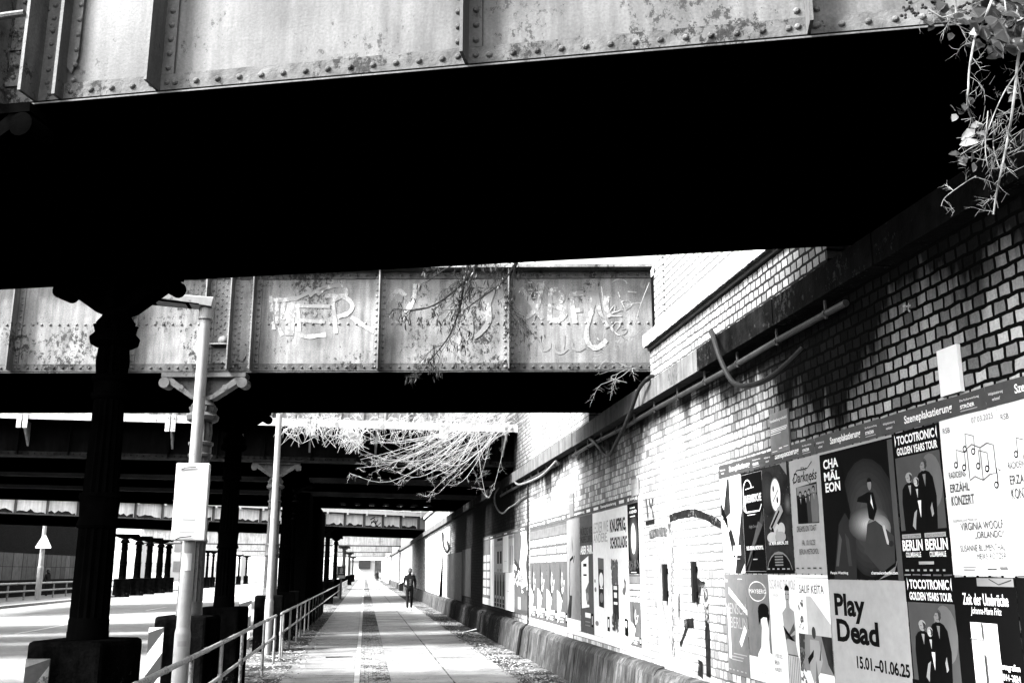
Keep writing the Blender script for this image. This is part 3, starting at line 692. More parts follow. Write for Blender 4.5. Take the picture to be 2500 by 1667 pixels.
# plinth blocks with battered, chamfered tops
b = MB(); b3 = MB(); b_ = b; y = Y0; ci = 0
ZP = .60
while y < 140:
    L_ = 1.9+.5*random.random(); j = .012; zt = ZP+random.uniform(-.012, .012); q = random.uniform(-.012, .012)
    xb_, xt = 3.17+q, 3.245+q
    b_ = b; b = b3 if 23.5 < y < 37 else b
    n = len(b.v)
    prof = [(xb_, -.05), (xb_+.01, .02), (xt, zt-.1), (xt+.05, zt-.025), (XW+.02, zt)]
    for yy in (y+j, y+L_-j):
        b.v += [V((x, yy, z)) for x, z in prof]+[V((XW+.02, yy, -.05))]
    m = len(prof)+1
    b.f.append([n+i for i in range(m)]); b.f.append([n+m+i for i in range(m)][::-1])
    for i in range(m): b.f.append([n+i, n+(i+1) % m, n+m+(i+1) % m, n+m+i])
    y += L_; b = b_
b.build('stone_plinth', PLINTH, wall); b3.build('shaded_plinth_stones', M('shaded_plinth', .012, .9, .8, 3., 1., .4, 18, (.06, .08), spec=.03), wall)  # plinth blocks under the low bridges darkened to stand for shade
# ledge in blocks (interrupted where stone is broken)
b = MB(); b2 = MB(); y = Y0; bm_ = b
while y < 140:
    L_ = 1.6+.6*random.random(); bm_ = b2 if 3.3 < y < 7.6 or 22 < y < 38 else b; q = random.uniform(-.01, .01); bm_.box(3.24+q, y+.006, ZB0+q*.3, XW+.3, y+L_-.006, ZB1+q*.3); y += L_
b.build('stone_ledge', LEDGE, wall); o = b2.build('shaded_ledge_stones', M('shaded_ledge', .006, .9, .8, 5., .6, .3, 30, (.05, .05), spec=.03), wall)  # ledge blocks under bridges carry the shade in their colour
# conduit pipe under the ledge
b = MB()
for (ya, yb) in ((6.4, 16.0), (17.2, 25.)):
    b.tube([(3.31, ya+k*(yb-ya)/8, 3.50+.008*math.sin(k*2.1)) for k in range(9)], .026, 10)
    y = ya+.3
    while y < yb: b.tube([(3.30, y, 3.46), (3.30, y, 3.6)], .012, 6).tube([(3.31, y, 3.5), (3.31, y+.03, 3.5)], .034, 8); y += .9
tag(b.build('conduit_pipe', M('conduit_grey', .03, .5, .4, 9., 0, .2, 50)), 'grey conduit pipe clipped along the wall just under the stone ledge', 'pipe')
# lightning conductor
yl = onx(1293, 1400).y
p = [(3.35, yl, 3.6), (3.352, yl, 2.4), (3.35, yl+.02, 1.2), (3.345, yl, .62), (3.2, yl, .5), (3.12, yl+.02, -.02)]
tag(MB().tube(p, [.018, .018, .018, .02, .035, .035], 7).build('downpipe', RUBBER), 'thin dark vertical cable pipe running down the wall between the poster groups', 'pipe')
# parapets between the bridges
def parapet(ya, yb, zc, label, coping=True, up=None, x=3.37):
    t = thing('parapet_wall', label, 'wall', (0, 0, 0))
    MB().box(x, ya, ZB1+.002, x+.6, yb, zc).build('brickwork', PARA, t)
    if coping:
        b = MB(); y = ya
        while y < yb-.05:
            b.box(x-.085+random.uniform(-.004, .004), y+.004, zc+.002, x+.5, min(y+.082, yb)-.004, zc+.155); y += .082
        b.build('coping', M('coping_brick', .75, .8, .3, 7., 0, .3, 40, (.02, .1)), t)
        MB().box(x-.03, ya, zc-.035, x+.02, yb, zc).build('painted_coping_shadow', M('painted_shadow', .05), t)  # dark strip laid in as the shadow beneath the coping
    return t
yA = YW['b1'][1]+.15; yB = YW['b2'][0]-.1
zc = onx(1892, 595, 3.3).z
parapet(yA, yB, zc, 'pale brick parapet with upright coping bricks between the nearest and the graffiti bridge')
yC = YW['b2'][1]+.25; yD = YW['b3'][0]+.1
parapet(yC, yD, 5.3, 'pale brick parapet between the graffiti bridge and the walkway bridge', False)
yE = YW['b3c'][1]+.2; yF = YW['b4'][0]
parapet(yE, yF, 4.6, 'white lit parapet before the pale panelled bridge')
for i, (p, q) in enumerate(((YW['b4'][1]+.3, YW['b5'][0]), (YW['b5'][1]+.2, YW['b6'][0]), (YW['b6'][1]+.2, YW['b7'][0]))):
    parapet(p, q, 5.0, ('parapet just beyond the pale panelled bridge', 'parapet beyond the nearest distant bridge', 'parapet beyond the middle distant bridge')[i], False)
# abutments behind the ledge where the bridges rest
for nm in ('b1', 'b2', 'b3', 'b3b', 'b3c', 'b4'):
    pass
MB().box(4.35, Y0, ZB0+.1, 4.6, YW['b4'][1], 6.2).build('bearing_wall', SOOTSHADE, wall)
MB().box(XW+.301, Y0, ZB0, 4.349, YW['b4'][1], ZB0+.14).build('bearing_shelf', SOOTSHADE, wall)
# tall white glazed-brick building above the first parapet
zt_ = zc+.16
bld = thing('brick_building', 'tall white brick building rising above the parapet between the first two bridges', 'building', (0, 0, 0))
ysl = onx(1621, 680, 3.45).y
MB().box(3.45, yA, zt_, 8., ysl-.03, 11.).box(3.45, ysl+.045, zt_, 8., yB, 11.).build('facade', UPB, bld)
MB().box(3.52, ysl-.03, zt_, 7.9, ysl+.045, 10.9).build('joint_strip', M('strip_brick', .11, .8, .5, 12., 0, .3, 30), bld)
MB().box(3.4, yA, 11.0, 8.1, yB, 11.25).build('cornice', LEDGE, bld)
# embankment behind the wall (keeps the back of the wall solid from other positions)
# dark sprayed strokes on the wall
wf = lambda a, c, d: (XW-d, a, c)
def wst(pts, w, m, off=.003, nm='graffiti', parent=wall, k=4):
    q = [onx(x, y) for x, y in pts]; q = [V((p.y, p.z, 0)) for p in q]; q = smooth_path(q, k) if len(q) > 2 else q
    b = MB().ribbon([(p.x, p.y) for p in q], w, wf, off); return b.build(nm, m, parent)
SP = M('dark_spray', .01, .8, .9, 14., .4, .2, 40, (.05, .25), spec=.05); SPG = M('grey_spray', .09, .8, .8, 14., .4, .2, 40, (.1, .45), spec=.05)
Z3 = lambda pts: [(1500+x/3.033, 1150+y/3.033) for x, y in pts]
wst(Z3([(410, 350), (500, 320), (600, 310), (700, 345), (790, 395)]), .085, SP, .003); wst(Z3([(260, 470), (330, 450), (400, 440), (410, 390)]), .11, SPG, .0035)
wst(Z3([(415, 390), (430, 480), (430, 620), (430, 900), (440, 1360)]), .10, SPG, .004); wst(Z3([(620, 830), (610, 960)]), .2, SP, .0045); wst(Z3([(675, 870), (690, 1150), (700, 1520)]), .13, SP, .005)
wst(Z3([(640, 1400), (640, 1520)]), .14, SP, .0055); wst(Z3([(520, 1130), (590, 1120)]), .11, SP, .006); wst(Z3([(600, 810), (640, 830), (680, 850)]), .08, SP, .0065)
wst(Z3([(480, 900), (480, 1100)]), .06, SPG, .007); wst(Z3([(490, 1290), (520, 1210), (560, 1090)]), .05, SP, .0075); wst(Z3([(235, 385), (300, 370)]), .05, SP, .008)
for i, xs in enumerate(((235, 245, 250), (262, 270), (285, 280, 292))): wst(Z3([(x, 200+70*j) for j, x in enumerate(xs)]), .04, SPG, .0085+i*.0003)
b = MB().flat([(onx(1500+x/3.033, 1150+y/3.033).y, onx(1500+x/3.033, 1150+y/3.033).z) for x, y in ((325, 500), (415, 480), (435, 1320), (360, 1330), (335, 1200))], wf, .0025); b.build('whitewash_patch', CHALK, wall)
for pts in ([(365, 480), (370, 700)], [(340, 640), (360, 960), (430, 1290)], [(310, 960), (325, 1290)], [(270, 980), (280, 1270)]): wst(Z3(pts), .012, SPG, .009)
wst([(2205, 748), (2213, 746)], .012, CHALK, .004); wst([(2209, 742), (2208, 762)], .012, CHALK, .0045); wst([(2220, 740), (2219, 756), (2224, 760)], .012, CHALK, .005); wst([(2214, 748), (2225, 746)], .012, CHALK, .0055)
# two upright steel bars fixed on the wall
for (xa, xb, ya, yb, lab) in ((1615, 1624, 1376, 1466, 'left one of two black upright steel bars on the spray-painted bricks'), (1684, 1696, 1370, 1470, 'right one of two black upright steel bars on the spray-painted bricks')):
    p = onx((xa+xb)/2, ya, XW-.04); q = onx((xa+xb)/2, yb, XW-.04)
    t = thing('steel_bar', lab, 'steel bar', (XW, p.y, q.z), 0, 'upright bars on the wall')
    MB().box(-.055, -.028, 0, -.004, .028, p.z-q.z).build('bar', RUBBER, t, bevel=.004)
    b = MB()
    for z in (.08, (p.z-q.z)-.08): b.box(-.02, -.055, z-.03, -.001, .055, z+.03)
    b.build('wall_clip', SOOTSHADE, t)
# hanging cables
def cable(pts, r, label, x=3.2, m=RUBBER):
    q = smooth_path([onx(px, py, xx) for px, py, xx in pts], 7); return tag(MB().tube(q, r, 9).build('hanging_cable', m, smooth=True), label, 'cable', 'cables looping along the wall')
cable([(1738, 812, 3.36), (1737, 810, 3.22), (1745, 835, 3.12), (1760, 880, 3.1), (1785, 928, 3.1), (1812, 942, 3.1), (1850, 936, 3.1), (1890, 915, 3.14), (1930, 880, 3.22), (1960, 850, 3.3)], .023, 'thick black cable hanging in a loop from the ledge under the nearest bridge')
cable([(1594, 918, 3.3), (1580, 925, 3.2), (1560, 950, 3.17), (1545, 990, 3.15), (1525, 1040, 3.15), (1505, 1080, 3.15), (1490, 1108, 3.17), (1478, 1110, 3.19), (1465, 1095, 3.2), (1452, 1080, 3.25), (1440, 1070, 3.3)], .024, 'thick pale-tipped cable drooping from the ledge beside the graffiti bridge', m=M('cable_grey', .02, .6, .5, 2., spec=.15))
cable([(1254, 1172, 3.3), (1265, 1182, 3.18), (1290, 1176, 3.16), (1325, 1158, 3.18), (1358, 1125, 3.28)], .022, 'pale cable sagging just under the ledge before the walkway bridge', m=PIPE)
cable([(1218, 1190, 3.2), (1209, 1205, 3.15), (1208, 1225, 3.15), (1216, 1245, 3.15), (1228, 1252, 3.15), (1242, 1240, 3.2), (1255, 1232, 3.33), (1284, 1210, 3.35)], .018, 'thin white cable looping down at the corner under the walkway bridge', m=PIPE)
cable([(1080, 1300, 3.34), (1083, 1330, 3.25), (1090, 1347, 3.25), (1096, 1340, 3.3), (1092, 1322, 3.34)], .04, 'dark cable coil hanging on the bright stretch of wall down the path')
# small wall signs
def wsign(px0, px1, py0, py1, label, m, d=.02, bars=None, inkm=None, name='wall_sign', group=None):
    a = onx(px0, (py0+py1)/2, XW-d); c = onx(px1, (py0+py1)/2, XW-d); pm = (px0+px1)/2
    zt = onx(pm, py0, XW-d).z; zb = onx(pm, py1, XW-d).z
    t = bpy.data.objects.new(name, None); COL.objects.link(t); tag(t, label, 'sign', group)
    t.matrix_world = Matrix(((0, 0, -1, XW), (-1, 0, 0, a.y), (0, 1, 0, zb), (0, 0, 0, 1)))
    w = a.y-c.y; h = zt-zb
    MB().box(0, 0, .002, w, h, d).build('panel', m, t, bevel=.003)
    if bars:
        b = MB()
        for (x0, y0, x1, y1) in bars: b.flat([(x0*w, y0*h), (x1*w, y0*h), (x1*w, y1*h), (x0*w, y1*h)], lambda u, c_, e: (u, c_, d+.0015))
        b.build('small_print', inkm or WHITE, t)
    return t, w, h, d
wsign(2290, 2340, 846, 964, 'blank white rectangular plate on dark bricks above the poster strip', WHITE, .03)
sg, sw, sh, sd = wsign(1880, 1925, 1003, 1106, 'grey notice with small white print fixed above the poster strip', PAPERB, .02, [(.05, .60, .95, .615), (.05, .565, .95, .58), (.05, .53, .9, .545), (.05, .48, .6, .493), (.08, .06, .35, .075), (.45, .1, .62, .13), (.7, .12, .95, .135)])
wsign(1541, 1558, 1168, 1210, 'pale notice with three grey blocks above the chocolate poster', PAPERL, .02, [(.1, .05, .9, .4), (.1, .48, .9, .7), (.1, .78, .9, .95)], INKL)
wsign(1389, 1400, 1205, 1262, 'small grey notice high on the pale bricks above the curry poster', PAPERB, .02, [(.1, .6, .9, .64), (.1, .75, .9, .78)])
wsign(1091, 1127, 1350, 1462, 'grey streaky board covering the dark wall under the far bridge', M('grey_board', .06, .7, .3, 4., .6), .02)
wsign(1128, 1150, 1340, 1455, 'dark streaky bill board remains next to the grey board', M('dark_board', .012, .8, .5, 4., .6), .02)

# ------------------------------------------------------------------ posters
def mktext(body, mat, parent, x, y, w, h, off, name='lettering', shear=0., bold=0.):
    c = bpy.data.curves.new('txt', 'FONT'); c.body = body; c.size = 1.; c.align_x = 'LEFT'; c.resolution_u = 3; c.shear = shear; c.offset = bold; c.space_line = .85
    o = bpy.data.objects.new('txt', c); COL.objects.link(o)
    dg = bpy.context.evaluated_depsgraph_get(); me = bpy.data.meshes.new_from_object(o.evaluated_get(dg)); bpy.data.objects.remove(o)
    xs = [v.co.x for v in me.vertices]; ys_ = [v.co.y for v in me.vertices]
    if not xs: return
    x0, x1, y0, y1 = min(xs), max(xs), min(ys_), max(ys_)
    for v in me.vertices: v.co = ((v.co.x-x0)/(x1-x0)*w+x, (v.co.y-y0)/(y1-y0)*h+y, off)
    me.name = name; me.materials.clear(); me.materials.append(mat)
    n = bpy.data.objects.new(name, me); COL.objects.link(n); n.parent = parent; return n
mktext('Fremdwerbung verboten!', WHITE, sg, .04*sw, .76*sh, .92*sw, .09*sh, sd+.002)
NP = 0
def poster(yl, yr, z0, z1, base, label, items, cat='poster', group='posters on the wall', name='poster', off=.004):
    """yl > yr : world y of the image-left and image-right edge. items in 0..1 poster coordinates"""
    global NP
    NP += 1
    o = off+(NP % 3)*.0012
    w = yl-yr; h = z1-z0; wob = .0015
    b = MB(); nx, ny = 5, 8      # sheet with slight wrinkles
    for i in range(nx+1):
        for j in range(ny+1): b.v.append(V((w*i/nx+(random.uniform(-.004, .004) if i in (0, nx) else 0), h*j/ny+(random.uniform(-.003, .003) if j in (0, ny) else 0), random.uniform(-.0004, .0004))))
    for i in range(nx):
        for j in range(ny): k = i*(ny+1)+j; b.f.append([k, k+ny+1, k+ny+2, k+1])
    t = sheet_ = b.build(name, base); tag(t, label, cat, group)
    t.matrix_world = Matrix(((0, 0, -1, XW-o), (-1, 0, 0, yl), (0, 1, 0, z0), (0, 0, 0, 1)))
    layers = {}; lv = 0
    for it in items:
        lv += 1; e = .0012+lv*.00012
        if it[0] == 't':
            _, s, x, y, ww, hh, m = it[:7]; mktext(s, m, sheet_, x*w, y*h, ww*w, hh*h, e, shear=it[7] if len(it) > 7 else 0., bold=it[8] if len(it) > 8 else .0)
        else:
            mm = it[-1]; bb = layers.setdefault(mm.name, (MB(), mm))[0]; fr = lambda a, c, d: (a*w, c*h, e)
            if it[0] == 'p': bb.flat(it[1], fr)
            elif it[0] == 'r': x0, y0, x1, y1 = it[1:5]; bb.flat([(x0, y0), (x1, y0), (x1, y1), (x0, y1)], fr)
            elif it[0] == 'e': cx, cy, rx, ry = it[1:5]; bb.flat([(min(max(p_, 0), 1), min(max(q_, 0), 1)) for p_, q_ in arc(cx, cy, rx, ry, 0, 342, 19)], fr)
            elif it[0] == 'l':
                pts = [(a*w, c*h) for a, c in it[1]]; bb.ribbon(pts, it[2], lambda a, c, d: (a, c, e))
    for nm, (bb, mm) in layers.items(): bb.build('printed_picture', mm, sheet_)
    return t
def hY(px, py=1395): return onx(px, py).y
ZR0, ZR1, ZR2 = .74, 1.635, 2.52    # rows of the right hand group
def figure(cx, y0, hgt, wid, body=INK, face=INKL, hair=None, arms=False):   # a standing figure in a printed picture
    L = [('p', [(cx-wid*.5, y0), (cx-wid*.55, y0+hgt*.5), (cx-wid*.48, y0+hgt*.72), (cx-wid*.3, y0+hgt*.8), (cx-wid*.1, y0+hgt*.83), (cx+wid*.1, y0+hgt*.83), (cx+wid*.3, y0+hgt*.8), (cx+wid*.48, y0+hgt*.72), (cx+wid*.6, y0+hgt*.45), (cx+wid*.5, y0)], body)]
    L.append(('p', [(cx-wid*.09, y0+hgt*.78), (cx+wid*.09, y0+hgt*.78), (cx+wid*.02, y0+hgt*.6)], face))
    L.append(('e', cx, y0+hgt*.91, wid*.2, hgt*.085, face))
    L.append(('p', arc(cx, y0+hgt*.93, wid*.22, hgt*.08, 0, 180, 10)+[(cx-wid*.18, y0+hgt*.9), (cx-wid*.1, y0+hgt*.955), (cx+wid*.12, y0+hgt*.95)], hair or INK))
    L.append(('p', [(cx+wid*.02, y0+hgt*.985), (cx+wid*.19, y0+hgt*.95), (cx+wid*.2, y0+hgt*.89), (cx+wid*.1, y0+hgt*.835), (cx+wid*.05, y0+hgt*.87), (cx+wid*.07, y0+hgt*.9)], GR[2]))
    L.append(('r', cx-wid*.13, y0+hgt*.912, cx-wid*.03, y0+hgt*.92, GR[2])); L.append(('r', cx-wid*.06, y0+hgt*.862, cx+wid*.06, y0+hgt*.868, GR[3]))
    return L
def logos(y, n, m, h=.012):
    return [('r', .06+.9*i/n, y, .06+.9*i/n+.6*.9/n*random.uniform(.6, 1), y+h, m) for i in range(n)]
def dots(x0, y0, x1, y1, n, m, r=.012):
    return [('e', random.uniform(x0, x1), random.uniform(y0, y1), r*random.uniform(.4, 1.5), r*.7*random.uniform(.4, 1.5), m) for _ in range(n)]
def blur(cx, cy, rx, ry, ms, k=1.):
    a, c = GI[ms[0].name]-(2 if len(ms) > 1 else 0), GI[ms[-1].name]; n = c-a+1
    return [('e', cx, cy, rx*(1-(i/n)**1.3)+.01, ry*(1-(i/n)**1.3)+.01, GA[max(a+i, 0)]) for i in range(n)]
GT = [.004*1.235**i for i in range(24)]
GA = [M('print_tone_%d' % i, c, .7, .12, 6., 0, 0, spec=.04) for i, c in enumerate(GT)]
GR = [GA[i] for i in (3, 7, 10, 13, 16, 18, 20, 22)]
GI = {m.name: i for i, m in enumerate(GA)}
# right group, column edges (photo px at eye level)
E_ = [1769, 1821, 1876, 1943, 2022, 2209, 2329, 2478, 2650]
YE = [hY(x) for x in E_]; WW = [YE[i]-YE[i+1] for i in range(8)]
toco = lambda: [('r', 0, .82, 1, 1, INK), ('t', 'TOCOTRONIC', .1, .91, .8, .065, WHITE, 0, .03), ('p', [(.05, .9), (.08, .94), (.05, .99)], WHITE), ('p', [(.95, .9), (.92, .94), (.95, .99)], WHITE), ('t', 'GOLDEN YEARS TOUR', .08, .835, .86, .055, WHITE, 0, .03),
    ('r', .03, .3, .97, .82, GR[3])]+blur(.75, .62, .22, .18, [GR[4]])+figure(.62, .3, .48, .36, INK, GR[5], GR[3])+figure(.3, .3, .40, .34, INK, GR[6], GR[6])+figure(.45, .3, .36, .26, INK, GR[7], GR[6])+[('p', [(.45, .5), (.52, .5), (.49, .38)], PAPER), ('p', [(.3, .33), (.36, .42), (.42, .44), (.38, .36), (.36, .3)], GR[6]), ('p', [(.7, .44), (.74, .48), (.76, .4), (.72, .38)], GR[6]), ('r', 0, 0, 1, .3, INK),
    ('r', .05, .245, .45, .275, INKL), ('t', '19/04/25 ZUSATZTERMIN', .07, .249, .36, .02, INK), ('r', .53, .245, .95, .275, INKL), ('t', '20/04/25 AUSVERKAUFT', .55, .249, .38, .02, INK), ('t', 'BERLIN', .04, .16, .43, .075, WHITE, 0, .03), ('t', 'BERLIN', .53, .16, .44, .075, WHITE, 0, .03), ('t', 'COLUMBIAHALLE', .1, .115, .32, .035, WHITE, 0, .02), ('t', 'COLUMBIAHALLE', .6, .115, .32, .035, WHITE, 0, .02), ('r', .36, .065, .67, .085, INKL)]+logos(.02, 7, INKL)
# header strips
def strip(i0, i1, k):
    a, c = YE[i0] if i0 >= 0 else i0, YE[i1]
    poster(YE[i0], YE[i1], ZR2+.005, ZR2+.125, PAPERD, ('first header strip from the left over the right hand posters', 'second header strip, over the band and space posters', 'third header strip, over the large black dancer poster', 'fourth header strip, over the trio and concert posters', 'header strip cut off by the right edge of the photo')[k],
        [('t', 'Wildplakatierung', .03, .52, .13, .16, WHITE), ('t', 'verboten!', .06, .28, .07, .15, WHITE), ('t', 'Szeneplakatierung', .26, .2, .46, .55, WHITE, 0, .02), ('t', 'Die Kulturwerbung', .79, .62, .16, .13, WHITE), ('t', 'STR\u00d6ER', .79, .3, .12, .22, WHITE, 0, .03), ('r', .79, .17, .93, .22, INKL)], 'header strip', 'header strips above the right hand posters', 'header_strip', .006)
# the real strips do not follow the sheets exactly: five strips with their own spacing
SE = [hY(x) for x in (1768, 1880, 2012, 2182, 2455, 2800)]
YE_, YE = YE, SE
for k in range(5): strip(k, k+1, k)
YE = YE_
poster(YE[0], YE[1], ZR1, ZR2, PAPER, 'white poster with black angular shapes, leftmost of the upper right row', [('p', [(.35, .98), (.45, .98), (.45, .62), (.05, .55)], INKD), ('p', [(.0, .75), (.3, .55), (.3, .45), (.0, .62)], INK), ('p', [(.3, .42), (.45, .46), (.72, .2), (.5, .15)], INKD), ('l', [(.5, .7), (.85, .55), (.72, .35), (.5, .6), (.5, .7)], .006, INK), ('p', [(.95, .6), (1, .65), (1, .1), (.8, 0), (.55, 0), (.75, .3)], INKD), ('p', [(0, .35), (.45, .0), (.0, .0)], PAPERL), ('r', .5, .18, .85, .28, PAPER), ('t', '10.11', .52, .19, .3, .08, INK), ('r', .5, .14, .8, .15, INKL)])
poster(YE[1], YE[2], ZR1, ZR2, INK, 'black poster with a white scrolled band logo and light beams', [('l', [(.03, .02), (.97, .02), (.97, .98), (.03, .98), (.03, .02)], .004, INKL), ('p', [(.0, .02), (.2, .02), (.9, .6), (.95, .5), (.1, .02)], GR[2]), ('p', [(.05, .04), (.7, .5), (.9, .46)], GR[3]), ('t', 'QUEENSRYCHE', .12, .68, .78, .09, WHITE, 0, .02), ('l', [(.1, .8), (.1, .62), (.2, .6), (.8, .6), (.9, .66)], .012, WHITE), ('l', arc(.3, .8, .2, .12, 20, 200)+[(.2, .6)], .012, WHITE), ('l', [(.2, .83), (.6, .84)], .006, WHITE), ('l', [(.25, .57), (.6, .57)], .006, WHITE), ('t', 'Night Demon', .3, .43, .4, .04, GR[4]), ('t', '5.02. BERLIN, METROPOL', .13, .22, .75, .045, WHITE, 0, .03), ('r', .4, .13, .6, .14, INKL)])
poster(YE[2], YE[3], ZR1, ZR2, INKD, 'space poster with a white clock disc and a flying train', blur(.9, .62, .16, .1, GR[1:5])+dots(0, .5, 1, 1, 40, GR[4], .006)+blur(.2, .75, .3, .2, GR[1:3])+[('p', [(.7, 1), (.95, 1), (.95, .88)], GR[5]), ('e', .5, .72, .2, .165, GR[4]), ('e', .5, .72, .18, .15, PAPER), ('l', [(.4, .66), (.6, .76)], .01, INK), ('e', .43, .78, .03, .03, INK), ('e', .56, .67, .03, .03, INK)]+[('e', .35+.1*i, .35+.05*(i % 2), .13, .06, GR[6+i % 2]) for i in range(4)]+[('p', [(.2, .42), (.32, .38), (.75, .56), (.68, .62), (.55, .6)], GR[6]), ('p', [(.25, .43), (.6, .58), (.62, .56), (.3, .41)], INK), ('e', .32, .37, .06, .05, INK), ('e', .3, .33, .2, .05, GR[7]), ('e', .6, .33, .2, .05, GR[6])]+[('t', '14. M\u00c4R BERLIN, DE', .16, .255, .7, .04, WHITE, 0, .02), ('e', .5, -.02, .48, .22, GR[5]), ('e', .5, -.03, .47, .215, INK), ('r', 0, 0, 1, .03, INK)]+[('r', .35, .07+.025*i, .65, .083+.025*i, GR[5]) for i in range(5)]+logos(.035, 5, INKL))
poster(YE[3], YE[4], ZR1, ZR2, PAPERL, 'light poster with an ornate script title and a framed band photo', [('t', 'The', .38, .885, .2, .035, INK, .3), ('t', 'Darkness', .12, .79, .76, .09, INK, .3, .01), ('l', [(.14, .78), (.1, .82), (.25, .9), (.6, .9), (.75, .95)], .008, INK), ('l', [(.55, .8), (.65, .76), (.8, .88)], .007, INK), ('p', [(.2, .43), (.2, .75), (.86, .77), (.86, .42)], INKD), ('r', .22, .68, .84, .75, GR[5])]+figure(.33, .43, .28, .22, INK, GR[6])+figure(.5, .43, .28, .2, INK, GR[6])+figure(.62, .43, .29, .18, GR[2], GR[6])+figure(.76, .43, .31, .2, GR[4], GR[6])+[('t', 'DREAMS ON TOAST', .16, .36, .62, .05, INK, .1), ('t', 'FR. 10.10.25', .3, .24, .4, .045, GR[2]), ('t', 'BERLIN METROPOL', .2, .165, .6, .045, GR[2])]+logos(.04, 5, GR[3])+[('r', 0, 0, .0, .0, INK)][:0])
poster(YE[4], YE[5], ZR1-.04, ZR2, INK, 'large black poster with a dancer and a tall white three-line title', blur(.62, .45, .36, .42, GR[1:4])+[('p', [(.28, .97), (.4, .5), (.2, 0), (0, 0), (0, .97)], INK), ('p', [(.1, .0), (.22, .42), (.32, .5), (.45, .35), (.42, 0)], GR[1]), ('p', [(.14, .1), (.22, .35), (.25, .3), (.18, .1)], GR[3]), ('p', [(.32, .1), (.3, .35), (.35, .3), (.37, .1)], GR[2])]+blur(.62, .4, .25, .12, GR[3:8])+blur(.75, .36, .14, .09, GR[5:8])+[('p', [(.5, .57), (.52, .6), (.66, .63), (.72, .62), (.75, .5), (.7, .42), (.64, .44), (.63, .55)], INK), ('e', .68, .68, .025, .04, GR[5]), ('p', arc(.68, .7, .03, .03, 0, 180, 8), INK), ('p', [(.69, .61), (.71, .5), (.68, .55)], PAPER), ('p', [(.55, .2), (.62, .4), (.72, .42), (.85, .35), (.93, .3), (.92, .12), (.75, .05)], GR[2]), ('p', [(.8, .38), (.83, .38), (.87, .24), (.84, .25)], GR[7]), ('e', .89, .25, .03, .02, INKD), ('p', [(.7, 0), (.93, .1), (.97, .2), (.9, .05)], GR[5]), ('r', .94, .0, 1., .97, GR[3]),
    ('t', 'CHA', .06, .86, .22, .075, WHITE, 0, .03), ('t', 'M\u00c4L', .06, .765, .23, .085, WHITE, 0, .03), ('t', 'EON', .07, .675, .22, .075, WHITE, 0, .03), ('t', 'People Watching', .06, .035, .25, .025, WHITE, 0, .01), ('t', 'chamaeleonberlin.com', .62, .04, .32, .022, WHITE, 0, .01), ('r', 0, .982, 1, 1., INKL)])
poster(YE[5], YE[6], ZR1, ZR2, INK, 'black poster with three band members, upper of the two alike', toco())
rsb = lambda: [('t', 'RSB', .06, .905, .13, .035, GR[1]), ('t', '07.03.2025', .58, .93, .36, .035, GR[4])]+[q for (x, y) in ((.42, .78), (.24, .69), (.62, .66)) for q in (('e', x, y, .035, .022, INK), ('e', x, y, .02, .012, PAPER), ('e', x+.14, y-.025, .035, .022, INK), ('e', x+.14, y-.025, .02, .012, PAPER), ('l', [(x+.03, y), (x+.03, y+.095), (x+.17, y+.07), (x+.17, y-.025)], .006, INK))]+[('l', [(.46, .6), (.46, .78), (.55, .8), (.68, .77), (.8, .79), (.9, .77), (.9, .6), (.8, .6), (.68, .57), (.55, .6), (.46, .58), (.46, .6)], .007, GR[4]), ('l', [(.68, .57), (.68, .77)], .007, GR[4]), ('e', .88, .53, .035, .022, INK), ('e', .88, .53, .02, .012, PAPER), ('l', [(.91, .53), (.91, .63), (.97, .61)], .006, INK),
    ('t', 'RADIOEINS-', .1, .61, .31, .04, INK), ('t', 'ERZ\u00c4HL', .1, .52, .34, .065, GR[3], 0, .015), ('t', 'KONZERT', .1, .435, .4, .062, GR[3], 0, .015), ('t', 'Erz\u00e4hlung und Musik um', .1, .325, .42, .025, GR[4]), ('t', 'VIRGINIA WOOLF', .22, .275, .7, .048, INK), ('t', '\u201eORLANDO\u201c', .45, .215, .48, .05, GR[3], 0, .01), ('t', 'SUSANNE BLUMENTHAL', .18, .145, .74, .04, GR[2]), ('t', 'MEIKE R\u00d6TZER', .45, .095, .47, .045, GR[2]), ('t', 'Erz\u00e4hlerin', .72, .065, .2, .025, GR[4]), ('r', .2, .03, .4, .036, GR[4]), ('r', .2, .045, .42, .05, GR[4]), ('r', .6, .033, .75, .042, GR[3]), ('r', .8, .033, .92, .05, GR[4])]
poster(YE[6], YE[7], ZR1-.005, ZR2+.01, PAPER, 'white concert poster with music notes, the whole one of two', rsb())
poster(YE[7], YE[8], ZR1-.005, ZR2+.01, PAPER, 'white concert poster with music notes cut by the right edge', rsb())
